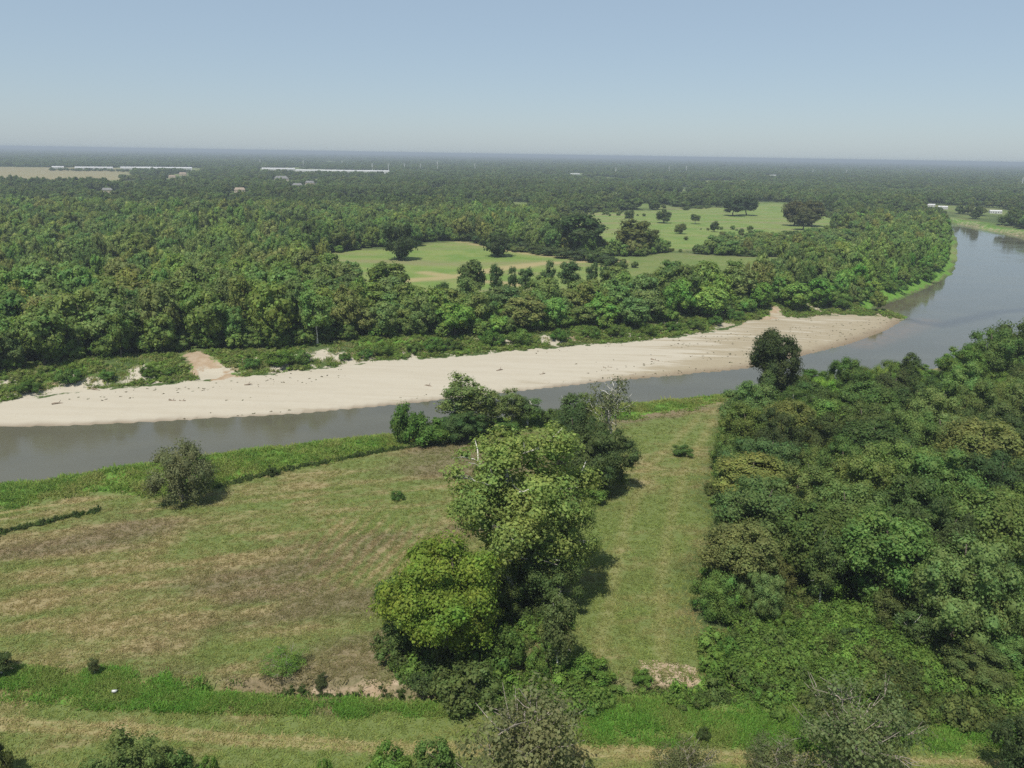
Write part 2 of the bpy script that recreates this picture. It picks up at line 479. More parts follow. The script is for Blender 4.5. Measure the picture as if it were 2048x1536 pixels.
xs = axis(-110, 175, 0.8, -40000, 40000, 1.035)
ys = [-3000, -1500, -700, -300, -150, -80, -40, -10, 15, 30, 40, 45]
y = 48.0
while y < 340:
    ys.append(y); y += max(0.42, y * 0.0055)
while y < 45000:
    ys.append(y); y += max(2.0, (y - 340) * 0.03 + 1.9)
ys = np.array(ys)
GX, GY = np.meshgrid(xs, ys)
P = np.stack([GX.ravel(), GY.ravel()], 1)
Z = terrain(P)
nx, ny = len(xs), len(ys)
idx = np.arange(nx * ny).reshape(ny, nx)
F = np.stack([idx[:-1, :-1], idx[:-1, 1:], idx[1:, 1:], idx[1:, :-1]], -1).reshape(-1, 4)
gme = mesh_from('ground', np.column_stack([P, Z]), F, [ground_mat()])
gme.polygons.foreach_set('use_smooth', np.ones(len(F), bool))
nearm = P[:, 1] < 260
wob = (fbm(P, 0.25, 71) - .5)
ssand = sdist(P, SAND, 40); swat = sdist(P, WATER, 60)
dr = dryness(P)
# fresh green where the photograph's field is green: beside the water side and under the sycamore
for poly, amt, w in ((BROWN1, 0.0, 3),):
    pass
ring = lambda poly, a, b, k=4.0: sm(sdist(P, poly, 40) + wob * k, a, b)
brown = brownness(P)
lush = np.maximum.reduce([ring(LUSH, -1.2, 1.2, 3) * .85, ring(LUSH2, -2.5, 3, 8) * .7, ring(BANK_GRASS, -.3, .8, 1.0) * .9, ring(BRUSH, -.6, .8, 2), ring(UNDERSYC, -.5, 2, 3) * .8])
far_green = sm(-ssand, 1, 4) * (1 - sm(-ssand, 14, 26)) * (P[:, 1] > 150) * sm(fbm(P, 0.09, 91), .30, .55)
far_green = np.maximum(far_green, (1 - sm(-swat, 6, 18)) * (swat < 0) * (P[:, 1] > 260) * (ssand < 0))
far_green = np.maximum(far_green, ring(FARBANK, 0, 3) * .35)
lush = np.maximum(lush, far_green)
near_side = sdist(P, np.vstack([gp(near_edge, WZ), [[900, 300], [900, -2900], [-900, -2900], [-900, 120]]]), 60) > 0
field = near_side & (P[:, 1] < 320)
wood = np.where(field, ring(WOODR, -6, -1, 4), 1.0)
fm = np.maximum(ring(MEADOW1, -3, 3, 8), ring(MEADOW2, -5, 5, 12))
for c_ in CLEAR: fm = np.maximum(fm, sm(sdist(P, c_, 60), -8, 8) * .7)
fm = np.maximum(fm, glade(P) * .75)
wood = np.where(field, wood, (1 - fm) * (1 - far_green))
earth = np.zeros(len(P))
for d_ in DIRT: earth = np.maximum(earth, sm(sdist(P, d_, 40) + wob * 1.5, -.8, .8))
earth = np.maximum(earth, ring(FARBANK, 0, 4, 8) * .46)
slope_dirt = sm(-ssand, 2.5, 6) * (1 - sm(-ssand, 7, 11)) * (P[:, 1] > 150) * sm(fbm(P, 0.11, 95), .46, .62)
earth = np.maximum(earth, slope_dirt * .9)
dl = np.where(P[:, 1] < 110, line_dist(P, DITCH), 99)
earth = np.maximum(earth, (1 - sm(dl, .8, 2.2)) * .55 * (P[:, 0] < at(930, 1390)[0]) * (P[:, 0] > at(620, 1380)[0]))
trk = np.zeros(len(P))
for t_ in TRACKS: trk = np.maximum(trk, (1 - sm(np.where(nearm, line_dist(P, t_), 99) + wob * .5, .1, .65)) * .7)
for t_ in FAINT: trk = np.maximum(trk, (1 - sm(np.where(nearm, line_dist(P, t_), 99) + wob * 1.5, .1, 1.6)) * .28)
for t_ in FARTRACKS: trk = np.maximum(trk, (1 - sm(np.where((P[:, 1] > 250) & (P[:, 1] < 900), line_dist(P, t_) + (fbm(P, .05, 7) - .5) * 8, 99), 2.5, 8)) * .8)
dr = np.clip(dr, 0, 1)
sand_m = sm(ssand + (fbm(P, .2, 61) - .5) * 3.0 * sm(-swat, 3, 10), -1.2, 1.2)
sand_m = np.maximum(sand_m, (1 - sm(-swat, 0.3, 1.6)) * .5 * (ssand > -2))
sand_m = np.maximum(sand_m, sm(-ssand, 0, 1) * (1 - sm(-ssand, 9, 18)) * (P[:, 1] > 140) * np.clip(.5 + (fbm(P, .16, 97) - .5) * 2.2, 0, .8) * (~field))
tipx = to_px(np.column_stack([P, np.full(len(P), -4.0)]))[:, 0]
damp = np.clip(sm(tipx, 1050, 1550) * .68 + (1 - sm(-swat, 2, 16)) * .30 * sm(tipx, 100, 900), 0, 1)
wet = (1 - sm(-swat + (fbm(P, .15, 63) - .5) * 2.5, -0.5, 3.6 + 3.5 * sm(tipx, 900, 1700))) * .8
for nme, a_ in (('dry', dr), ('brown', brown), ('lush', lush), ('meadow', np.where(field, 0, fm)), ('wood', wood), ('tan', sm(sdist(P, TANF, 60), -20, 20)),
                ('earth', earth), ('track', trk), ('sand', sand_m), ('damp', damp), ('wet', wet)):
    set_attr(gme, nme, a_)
ground = tag(link('ground', gme), 'grassy flood plain with mown fields reaching to the horizon', 'ground', kind='structure')

# ------------------------------------------------------------------ the river
wx = np.concatenate([np.arange(-420, 420, 5.0), np.arange(420, 1500, 30.0)])
wy = np.concatenate([np.arange(90, 420, 3.0), np.arange(420, 1200, 8.0)])
WXg, WYg = np.meshgrid(wx, wy)
WP = np.stack([WXg.ravel(), WYg.ravel()], 1)
ins = sdist(WP, WATER, 60) > -14
ii = np.arange(len(WP)).reshape(len(wy), len(wx))
WF = np.stack([ii[:-1, :-1], ii[:-1, 1:], ii[1:, 1:], ii[1:, :-1]], -1).reshape(-1, 4)
WF = WF[ins[WF].any(1)]
used, inv = np.unique(WF, return_inverse=True)
WP = WP[used]; WF = inv.reshape(-1, 4)
wme = mesh_from('river', np.column_stack([WP, np.full(len(WP), WZ)]), WF, [water_mat()])
RIF = gp([(1822, 640), (1880, 652), (1930, 640), (1990, 625), (2060, 618)], WZ)
dr_ = line_dist(WP, RIF)
set_attr(wme, 'riffle', 1 - sm(dr_, 1, 6))
tip = gp([(1720, 690), (1800, 662), (1850, 642)], WZ)
tip2 = gp([(1740, 618), (1790, 608), (1850, 592)], WZ)
set_attr(wme, 'shoal', np.maximum((1 - sm(line_dist(WP, tip), 1, 10)), (1 - sm(line_dist(WP, tip2), 2, 14)) * .3))
tag(link('river', wme), 'grey green river bending around the pale sandbar', 'river', kind='structure')

# ------------------------------------------------------------------ trees: crowns of leaf sprays on clumps, tapered trunks with limbs
PHI = (1 + 5 ** .5) / 2
ICO_V = np.array([(-1, PHI, 0), (1, PHI, 0), (-1, -PHI, 0), (1, -PHI, 0), (0, -1, PHI), (0, 1, PHI), (0, -1, -PHI), (0, 1, -PHI), (PHI, 0, -1), (PHI, 0, 1), (-PHI, 0, -1), (-PHI, 0, 1)]) / math.sqrt(1 + PHI * PHI)
ICO_F = np.array([(0, 11, 5), (0, 5, 1), (0, 1, 7), (0, 7, 10), (0, 10, 11), (1, 5, 9), (5, 11, 4), (11, 10, 2), (10, 7, 6), (7, 1, 8), (3, 9, 4), (3, 4, 2), (3, 2, 6), (3, 6, 8), (3, 8, 9), (4, 9, 5), (2, 4, 11), (6, 2, 10), (8, 6, 7), (9, 8, 1)])

def unit(v): return v / np.maximum(np.linalg.norm(v, axis=-1, keepdims=True), 1e-9)

def leaf_quads(pos, nrm, size, r, aspect=0.75):
    n = len(pos)
    a = unit(np.cross(nrm, unit(r.normal(size=(n, 3)))))
    b = np.cross(nrm, a)
    s = size * (0.45 + 1.25 * r.random(n) ** 1.7)[:, None]
    a = a * s * .5; b = b * s * .5 * aspect
    V = np.stack([pos - a - b * .55, pos + a * .25 - b, pos + a + b * .35, pos - a * .3 + b], 1).reshape(-1, 3)
    return V, np.arange(4 * n).reshape(-1, 4)

def clumps_for(r, rx, rz, zc, ncl, clr, squash_low=0.75, spread=(0.62, 0.92), inner=0.25, lean=0.0):
    k = np.arange(ncl) + 0.5
    ph = np.arccos(1 - 2 * k / ncl); th = math.pi * (1 + 5 ** .5) * k + r.random() * 6
    d = np.stack([np.cos(th) * np.sin(ph), np.sin(th) * np.sin(ph), np.cos(ph)], 1)
    d = unit(d + r.normal(size=d.shape) * .22)
    rad = np.where(r.random(ncl) < inner, r.uniform(.1, .5, ncl), r.uniform(*spread, ncl))
    lob = 1 + .14 * np.sin(th * 2 + r.random() * 6) * r.random(ncl)
    c = d * (rad * lob)[:, None] * np.array([rx, rx, rz])
    c[:, 2] = np.where(c[:, 2] < 0, c[:, 2] * squash_low, c[:, 2])
    c[:, 0] += lean * c[:, 2]
    return c + np.array([0, 0, zc]), clr * r.uniform(.65, 1.3, ncl), d

def crown_mesh(name, seed, rx=5.5, rz=6.0, zc=9.0, ncl=46, clr=1.9, nleaf=6000, leaf=.45, core=.62, squash=.98, mat=None, **kw):
    r = np.random.default_rng(seed)
    c, cr, d = clumps_for(r, rx, rz, zc, ncl, clr, **kw)
    w = cr ** 2; cnt = np.maximum(3, (nleaf * w / w.sum()).astype(int))
    ci = np.repeat(np.arange(ncl), cnt); n = len(ci)
    u = unit(r.normal(size=(n, 3)))
    fl = (np.sum(u * d[ci], 1) < -.35) | (u[:, 2] < -.55)
    u[fl & (r.random(n) < .7)] *= -1
    pos = c[ci] + u * (cr[ci] * (r.random(n) ** .22) * (1 + .16 * r.normal(size=n)))[:, None] * np.array([1, 1, squash])
    nr = unit(u * .85 + d[ci] * .35 + np.array([0, 0, .22]) + r.normal(size=(n, 3)) * .45)
    V, Fq = leaf_quads(pos, nr, leaf, r)
    if core:
        VV, FF = [V], [np.column_stack([Fq[:, :3]]), np.column_stack([Fq[:, 0], Fq[:, 2], Fq[:, 3]])]
        off = len(V)
        for i in range(ncl):
            iv = ICO_V * (1 + .22 * r.normal(size=(12, 1))) * cr[i] * core * np.array([1, 1, squash]) + c[i]
            VV.append(iv); FF.append(ICO_F + off); off += 12
        V = np.vstack(VV); Fq = np.vstack(FF)
    me = mesh_from(name, V, Fq, [mat or LEAF])
    return me, c, cr

def tube(path, radii, sides=6):
    path = np.asarray(path, float); V, Fc = [], []
    for i, p in enumerate(path):
        t = unit((path[min(i + 1, len(path) - 1)] - path[max(i - 1, 0)])[None])[0]
        a = np.cross(t, [0.3, 0.9, 0.1]); a /= np.linalg.norm(a); b = np.cross(t, a)
        for k in range(sides):
            q = 2 * math.pi * k / sides
            V.append(p + radii[i] * (a * math.cos(q) + b * math.sin(q)))
    for i in range(len(path) - 1):
        for k in range(sides):
            k2 = (k + 1) % sides
            Fc.append((i * sides + k, i * sides + k2, (i + 1) * sides + k2, (i + 1) * sides + k))
    return np.array(V), np.array(Fc)

def trunk_mesh(name, seed, height, base_r, clumps, nlimb, mat, fork=.35, twigs=0, twig_r=.05, sides=6, reach=0.0):
    r = np.random.default_rng(seed + 1000)
    VV, FF, off = [], [], 0
    def add(path, rad, s=sides):
        nonlocal off
        v, f = tube(path, rad, s); VV.append(v); FF.append(f + off); off += len(v)
    top = np.array([r.normal() * .5, r.normal() * .5, height * .82])
    ts = np.linspace(0, 1, 6)
    wob_ = r.normal(size=(6, 3)) * np.array([.25, .25, 0]); wob_[0] = 0
    spine = np.array([top * t for t in ts]) + wob_
    spine[0, 2] = -.4
    rad = base_r * (1 - ts * .8); rad[0] *= 1.35
    add(spine, rad, sides + 1)
    order = r.permutation(len(clumps))[:nlimb]
    for j in order:
        c = clumps[j]
        z0 = min(max(c[2] - r.uniform(1.5, 4.0), height * fork * .7), height * .75)
        t = z0 / top[2]
        k = min(int(t * 5), 4); fr = t * 5 - k
        s = spine[k] * (1 - fr) + spine[k + 1] * fr
        c = c + (c - s) * reach; m = (s + c) / 2 + np.array([r.normal() * .4, r.normal() * .4, -.5 + r.random()])
        r0 = base_r * (1 - t * .8) * .5
        add(np.array([s, m, c]), np.array([r0, r0 * .65, r0 * .25]))
        for _ in range(twigs):
            a0 = m + (c - m) * r.random()
            dv = unit((c - s)[None] + r.normal(size=(1, 3)) * 2.2)[0] * r.uniform(1.2, 2.8); dv[2] = abs(dv[2]) * .9 + .2
            add(np.array([a0, a0 + dv * .55 + r.normal(size=3) * .12, a0 + dv]), np.array([twig_r, twig_r * .7, twig_r * .3]), 4)
    return mesh_from(name, np.vstack(VV), np.vstack(FF), [mat])

KINDS = {}
def make_kind(key, n, seed, height, base_r=.28, nlimb=9, bark=BARK, twigs=0, twig_r=.05, fork=.35, **ck):
    L = []
    for i in range(n):
        me, c, cr = crown_mesh('crown_' + key, seed + i, **ck)
        tm = trunk_mesh('trunk_' + key, seed + i, height, base_r, c, nlimb, bark, fork, twigs, twig_r, reach=-.06 if bark is PALEBARK else 0.0)
        co = np.empty(len(me.vertices) * 3, np.float32); me.vertices.foreach_get('co', co); co = co.reshape(-1, 3)
        L.append(dict(crown=me, trunk=tm, w=float(np.percentile(np.abs(co[:, :2]), 97) * 2), h=float(np.percentile(co[:, 2], 99.7))))
    KINDS[key] = L

# near, large in the picture
make_kind('oak', 5, 100, 14, .3, 9, BARK, rx=5.4, rz=6.0, zc=6.9, ncl=74, clr=1.35, nleaf=24000, leaf=.24, core=.68, spread=(.55, 1.0), squash_low=.9)
make_kind('oval', 1, 146, 14, .3, 12, BARK, rx=4.4, rz=6.3, zc=7.3, ncl=80, clr=1.35, nleaf=24000, leaf=.24, core=.6, inner=.35, spread=(.74, .8), squash_low=.95)
make_kind('sycamore', 2, 150, 22, .5, 30, PALEBARK, twigs=3, twig_r=.085, rx=6.2, rz=9.6, zc=12.2, ncl=110, clr=1.45, nleaf=44000, leaf=.25, core=.42, inner=.2, spread=(.5, 1.0))
make_kind('maple', 1, 170, 15, .4, 10, BARK, rx=6.2, rz=6.2, zc=8.0, ncl=95, clr=1.35, nleaf=38000, leaf=.23, core=.6, spread=(.55, 1.0))
make_kind('bush', 3, 200, 7, .15, 12, DEADBARK, fork=.1, rx=5.0, rz=4.2, zc=4.0, ncl=52, clr=1.35, nleaf=15000, leaf=.2, core=.5, squash_low=.85)
make_kind('shrub', 4, 230, 4, .1, 8, BARK, fork=.1, rx=2.6, rz=2.2, zc=1.9, ncl=34, clr=.68, nleaf=5200, leaf=.2, core=.6, squash_low=.8)
make_kind('slender', 4, 260, 13, .2, 10, PALEBARK, twigs=1, twig_r=.045, rx=2.9, rz=5.8, zc=7.2, ncl=44, clr=1.0, nleaf=8000, leaf=.27, core=.4, spread=(.5, .98))
make_kind('sparse', 3, 300, 10, .2, 34, DEADBARK, fork=.15, twigs=4, twig_r=.04, rx=5.2, rz=4.6, zc=5.4, ncl=60, clr=1.3, nleaf=11000, leaf=.22, core=0, spread=(.45, 1.0))
make_kind('snag', 1, 330, 15, .25, 26, PALEBARK, fork=.4, twigs=3, twig_r=.05, rx=3.6, rz=5.0, zc=10.5, ncl=40, clr=1.1, nleaf=2300, leaf=.3, core=0, spread=(.4, 1.0))
# middle distance, over the river
make_kind('mid', 7, 400, 14, .28, 5, BARK, rx=4.9, rz=6.8, zc=7.8, ncl=48, clr=1.6, nleaf=3800, leaf=.58, core=.74)
make_kind('midtall', 4, 430, 15, .25, 6, PALEBARK, rx=3.4, rz=6.2, zc=8.8, ncl=28, clr=1.5, nleaf=2200, leaf=.55, core=.6)
make_kind('midlow', 4, 450, 8, .18, 4, BARK, rx=4.4, rz=4.0, zc=4.4, ncl=26, clr=1.65, nleaf=2200, leaf=.55, core=.74)

ORD = {1: 'first', 2: 'second', 3: 'third', 4: 'fourth', 5: 'fifth', 6: 'sixth', 7: 'seventh', 8: 'eighth', 9: 'ninth', 10: 'tenth', 11: 'eleventh', 12: 'twelfth', 13: 'thirteenth',
       14: 'fourteenth', 15: 'fifteenth', 16: 'sixteenth', 17: 'seventeenth', 18: 'eighteenth', 19: 'nineteenth', 20: 'twentieth', 30: 'thirtieth', 40: 'fortieth', 50: 'fiftieth',
       60: 'sixtieth', 70: 'seventieth', 80: 'eightieth'}
TENS = {2: 'twenty', 3: 'thirty', 4: 'forty', 5: 'fifty', 6: 'sixty', 7: 'seventy', 8: 'eighty'}
def ordinal(n): return ORD[n] if n in ORD else TENS[n // 10] + '-' + ORD[n % 10]

def zat(p): return float(terrain(np.array([p]))[0])

def plant(name, label, cat, kind, p, h, w, color, group=None, variant=None, rot=None, z=None, depth=1.0):
    """a tree or shrub: an Empty at its foot with a trunk and a crown"""
    v = KINDS[kind][random.randrange(len(KINDS[kind])) if variant is None else variant]
    e = bpy.data.objects.new(name, None); C.objects.link(e)
    e.empty_display_size = 0.5
    e.location = (p[0], p[1], zat(p) if z is None else z)
    e.scale = (w / v['w'], w / v['w'] * depth, h / v['h'])
    e.rotation_euler = (0, 0, random.uniform(0, 6.283) if rot is None else rot)
    t = link('trunk', v['trunk'], e); c = link('crown', v['crown'], e)
    c.color = (color[0] * FOL, color[1] * FOL, color[2] * FOL * .86, 1)
    return tag(e, label, cat, group)

def plant_px(name, label, cat, kind, base, ytop, wpx, color, **kw):
    p = at(*base)
    z = zat(p); p = at(*base, z)
    h = height_for(p, ytop, z)
    dist = to_px([[p[0], p[1], z + h / 2]])[0, 2]
    return plant(name, label, cat, kind, p, h, wpx / FPX * dist, color, z=z, **kw)

def jit(c, a=.18):
    v = 1 + random.uniform(-a, a)
    return (c[0] * v * (1 + random.uniform(-.14, .14)), c[1] * v, c[2] * v * (1 + random.uniform(-.15, .15)))

FOL = 1.45
DARK = (0.050, 0.074, 0.026); MID = (0.068, 0.101, 0.033); OLIVE = (0.079, 0.100, 0.034); BRIGHT = (0.082, 0.136, 0.034); VIV = (0.088, 0.155, 0.034)
YEL = (0.118, 0.165, 0.030); GREY = (0.085, 0.105, 0.050); PALE = (0.105, 0.140, 0.052); BROWNG = (0.072, 0.084, 0.031)

# --- the near side, one by one
NEAR = [
 ('sycamore_tree', 'tall spreading sycamore with white limbs showing through thin green crown', 'tree', 'sycamore', (1034, 1195), 860, 262, (0.138, 0.182, 0.056), dict(variant=0)),
 ('sycamore_tree', 'smaller leafy sycamore on the right flank of the tallest sycamore', 'tree', 'sycamore', (1118, 1205), 1000, 125, (0.130, 0.172, 0.054), dict(variant=1)),
 ('broadleaf_tree', 'yellow green tree with dense rounded crown in front of the tall sycamore', 'tree', 'maple', (893, 1322), 1086, 226, YEL, {}),
 ('broadleaf_tree', 'dark green low tree tucked under right side of the tall sycamore', 'tree', 'oak', (1084, 1222), 1086, 124, (0.062, 0.092, 0.032), {}),
 ('broadleaf_tree', 'small dark tree squeezed between the yellow green tree and the sycamore', 'tree', 'oak', (985, 1240), 1135, 90, (0.062, 0.086, 0.028), {}),
 ('shrub', 'blue green shrub peeping out left of the yellow green tree', 'shrub', 'shrub', (785, 1235), 1150, 62, (0.055, 0.105, 0.036), {}),
 ('shrub', 'dull green shrub at left foot of the yellow green tree', 'shrub', 'shrub', (800, 1322), 1248, 92, MID, {}),
 ('shrub', 'small pale leaved shrub right below the yellow green crown', 'shrub', 'shrub', (888, 1332), 1284, 60, OLIVE, {}),
 ('shrub', 'low yellowish shrub on the bank below the yellow green tree', 'shrub', 'shrub', (940, 1335), 1285, 64, (0.085, 0.12, 0.03), {}),
 ('shrub', 'leafy shrub at right foot of the yellow green tree', 'shrub', 'shrub', (1000, 1338), 1252, 92, (0.07, 0.115, 0.03), {}),
 ('narrow_tree', 'narrow upright dark tree standing alone right of the sycamore clump', 'tree', 'slender', (1114, 1352), 1185, 72, (0.078, 0.104, 0.042), dict(variant=1)),
 ('shrub', 'bright leafy shrub at the foot of the narrow dark tree', 'shrub', 'shrub', (1180, 1364), 1316, 84, VIV, {}),
 ('shrub', 'fresh green shrub between the sycamore and the narrow dark tree', 'shrub', 'shrub', (1080, 1345), 1296, 60, BRIGHT, {}),
 ('overhanging_bush', 'dark arching bush hanging over the muddy ditch', 'bush', 'shrub', (930, 1412), 1336, 120, (0.075, 0.105, 0.036), {}),
 ('overhanging_bush', 'low dark bush on the ditch bank just left of the arching bush', 'bush', 'shrub', (862, 1375), 1334, 84, (0.052, 0.082, 0.03), {}),
 ('lone_bush', 'rounded grey green bush standing alone by the left river bank', 'bush', 'bush', (364, 1003), 892, 124, (0.098, 0.112, 0.058), dict(variant=0)),
 ('cottonwood_tree', 'tallest pale tree of the clump on near river bank', 'tree', 'slender', (935, 866), 750, 92, PALE, dict(variant=0)),
 ('cottonwood_tree', 'feathery tree just right of the tallest riverbank tree', 'tree', 'slender', (985, 862), 783, 52, PALE, {}),
 ('cottonwood_tree', 'slim feathery tree in the middle of the riverbank clump', 'tree', 'slender', (1022, 858), 780, 50, PALE, {}),
 ('cottonwood_tree', 'rightmost rounded tree of the near river bank clump', 'tree', 'slender', (1056, 852), 796, 58, (0.07, 0.11, 0.04), {}),
 ('shrub', 'pointed bright shrub at left end of the riverbank clump', 'shrub', 'shrub', (818, 884), 806, 66, (0.07, 0.13, 0.034), {}),
 ('shrub', 'broad bright shrub second from left in the riverbank clump', 'shrub', 'shrub', (858, 884), 836, 82, (0.075, 0.14, 0.034), {}),
 ('shrub', 'dark low tree below the tallest riverbank tree', 'shrub', 'oak', (925, 880), 815, 80, (0.055, 0.095, 0.035), {}),
 ('shrub', 'low green shrub at right end of the riverbank clump', 'shrub', 'shrub', (1100, 846), 818, 46, MID, {}),
 ('shrub', 'small green shrub under the slim feathery riverbank trees', 'shrub', 'shrub', (1010, 866), 838, 60, (0.06, 0.11, 0.03), {}),
 ('riverside_tree', 'upright tree at left of the dark clump behind the sycamore', 'tree', 'slender', (1135, 905), 788, 62, (0.06, 0.092, 0.035), dict(variant=2)),
 ('riverside_tree', 'thin leafy tree just right of the upright tree behind the sycamore', 'tree', 'slender', (1166, 900), 784, 42, PALE, {}),
 ('broadleaf_tree', 'dark rounded tree right behind the tall sycamore', 'tree', 'oak', (1196, 985), 852, 124, (0.056, 0.080, 0.030), dict(variant=2)),
 ('broadleaf_tree', 'dark tree half hidden behind the sycamore crown', 'tree', 'oak', (1150, 945), 826, 96, (0.045, 0.07, 0.028), dict(variant=3)),
 ('dying_tree', 'half bare tree with pale dead limbs beside the river', 'tree', 'snag', (1216, 918), 756, 76, (0.085, 0.098, 0.05), {}),
 ('shrub', 'low bright shrub at foot of the dark tree behind the sycamore', 'shrub', 'shrub', (1185, 1000), 968, 70, BRIGHT, {}),
 ('oval_tree', 'dark egg shaped tree rising alone against the sandbar and water', 'tree', 'oval', (1540, 806), 661, 82, (0.040, 0.056, 0.022), {}),
 ('shrub', 'bright bush at the corner of the wood by the river', 'shrub', 'oak', (1502, 838), 772, 64, BRIGHT, {}),
 ('bank_tree', 'bushy green tree at the right picture edge above the river', 'tree', 'oak', (2046, 775), 622, 130, MID, {}),
 ('bank_tree', 'bushy green tree just left of the one at the right edge above the river', 'tree', 'oak', (1975, 782), 660, 100, (0.07, 0.115, 0.034), {}),
 ('bank_tree', 'rounded bright bush of the river edge below the sandbar tip', 'tree', 'oak', (1915, 786), 686, 84, BRIGHT, {}),
 ('bank_tree', 'small dark tree sticking up from the river edge of the right wood', 'tree', 'slender', (1808, 790), 706, 40, DARK, {}),
 ('bank_tree', 'leafy tree by the river just right of the dark egg shaped tree', 'tree', 'oak', (1690, 800), 714, 70, (0.072, 0.12, 0.034), {}),
 ('bare_twigged_tree', 'half bare twiggy tree at the bottom centre of the picture', 'tree', 'sparse', (1050, 1640), 1392, 250, (0.105, 0.115, 0.058), dict(variant=0)),
 ('bare_twigged_tree', 'grey green thinning tree with white twigs at bottom right', 'tree', 'sparse', (1700, 1575), 1378, 220, (0.090, 0.120, 0.055), dict(variant=1)),
 ('bare_twigged_tree', 'low thinning bush right of the twiggy bottom centre tree', 'bush', 'sparse', (1545, 1580), 1478, 130, (0.085, 0.105, 0.048), dict(variant=2)),
 ('shrub', 'low brownish thin bush at bottom edge beside the twiggy centre tree', 'bush', 'sparse', (1375, 1590), 1492, 130, (0.085, 0.095, 0.045), dict(variant=2)),
 ('shrub', 'pale green shrub at the bottom edge on the left', 'shrub', 'bush', (265, 1590), 1478, 150, (0.085, 0.125, 0.042), {}),
 ('shrub', 'darker shrub beside the pale one at bottom left edge', 'shrub', 'shrub', (345, 1570), 1505, 80, (0.07, 0.12, 0.035), {}),
 ('shrub', 'bright tip of a shrub at the bottom edge near the left', 'shrub', 'shrub', (418, 1572), 1514, 40, VIV, {}),
 ('shrub', 'vivid green shrub at the bottom edge left of the twiggy tree', 'shrub', 'shrub', (780, 1570), 1496, 90, VIV, {}),
 ('shrub', 'green shrub touching the left side of the twiggy bottom centre tree', 'shrub', 'shrub', (872, 1565), 1482, 90, (0.075, 0.125, 0.035), {}),
 ('shrub', 'tiny vivid shrub tip at the bottom edge left of centre', 'shrub', 'shrub', (652, 1572), 1518, 30, VIV, {}),
 ('shrub', 'dark shrub in the bottom right corner', 'shrub', 'bush', (2040, 1575), 1440, 120, (0.05, 0.075, 0.032), {}),
 ('shrub', 'brownish shrub tip in the bottom left corner', 'shrub', 'shrub', (0, 1560), 1484, 60, (0.07, 0.085, 0.03), {}),
 ('sapling', 'dark sapling at left picture edge above the lush grass', 'sapling', 'slender', (4, 1350), 1308, 46, DARK, {}),
 ('sapling', 'thin lone sapling at the edge of the brown field above lush grass', 'sapling', 'slender', (190, 1350), 1318, 22, (0.06, 0.075, 0.03), {}),
 ('sapling', 'small sapling on the ditch bank left of the arching bush', 'sapling', 'slender', (643, 1384), 1350, 22, (0.055, 0.07, 0.03), {}),
 ('sapling', 'dark small sapling standing in the lush grass near bottom right', 'sapling', 'shrub', (1406, 1480), 1456, 26, DARK, {}),
 ('sapling', 'little bush on tall bank grass right of the lone bush', 'sapling', 'shrub', (544, 952), 930, 20, DARK, {}),
 ('weed_clump', 'leggy green weed clump on the brown field near the ditch', 'weed', 'sparse', (572, 1338), 1308, 84, VIV, {}),
 ('weed_clump', 'small dark weed clump in the field left of the sycamore', 'weed', 'shrub', (795, 998), 982, 28, (0.06, 0.11, 0.03), {}),
 ('weed_clump', 'green weed patch on the grass strip beside the right wood', 'weed', 'shrub', (1364, 910), 892, 42, (0.07, 0.12, 0.035), {}),
 ('weed_clump', 'leafy weed beside the bare earth patch on the ditch bank', 'weed', 'shrub', (1282, 1366), 1342, 40, VIV, {}),
]
for nm, lb, ct, kd, b, yt, wp, col, kw in NEAR:
    plant_px(nm, lb, ct, kd, b, yt, wp, col, **kw)

# --- scatter helper: points no closer than r(p)
def poisson(poly_test, bounds, spacing, seed, tries=60000):
    r = np.random.default_rng(seed)
    x0, y0, x1, y1 = bounds
    cand = r.uniform((x0, y0), (x1, y1), (tries, 2))
    cand = cand[poly_test(cand)]
    cell = spacing
    grid, out = {}, []
    for p in cand:
        k = (int(p[0] // cell), int(p[1] // cell)); ok = True
        for i in (-1, 0, 1):
            for j in (-1, 0, 1):
                for q in grid.get((k[0] + i, k[1] + j), ()):
                    if (q[0] - p[0]) ** 2 + (q[1] - p[1]) ** 2 < spacing * spacing: ok = False; break
                if not ok: break
            if not ok: break
        if ok:
            grid.setdefault(k, []).append(p); out.append(p)
    return np.array(out)

# --- wood on the near bank at right
wb = np.array([WOODR.min(0), WOODR.max(0)])
bw = (wb[0, 0], wb[0, 1], min(wb[1, 0], 190), min(wb[1, 1], 330))
big = poisson(lambda Q: (sdist(Q, WOODR, 40) > 2.5), bw, 9.0, 5)
fill = poisson(lambda Q: (sdist(Q, WOODR, 40) > .3), bw, 4.6, 6)
fill = np.array([p for p in fill if np.min(np.hypot(*(big - p).T)) > 3.9])
pts = np.vstack([big, fill])
is_big = np.arange(len(pts)) < len(big)
ov = at(1540, 806)
keep = np.array([np.hypot(*(p - ov)) > 7.5 and to_px([[p[0], p[1], 6]])[0, 0] < 2130 and to_px([[p[0], p[1], 6]])[0, 1] < 1560 for p in pts])
pts, is_big = pts[keep], is_big[keep]
d_in = sdist(pts, WOODR, 40)
rows = {}
for p, di, bg in zip(pts, d_in, is_big):
    q = to_px([[p[0], p[1], 0]])[0]
    rows.setdefault(int((q[1] - 760) // 70), []).append((q[0], p, di, bg))
RN = ['back', 'second', 'third', 'fourth', 'fifth', 'sixth', 'seventh', 'eighth', 'ninth', 'tenth']
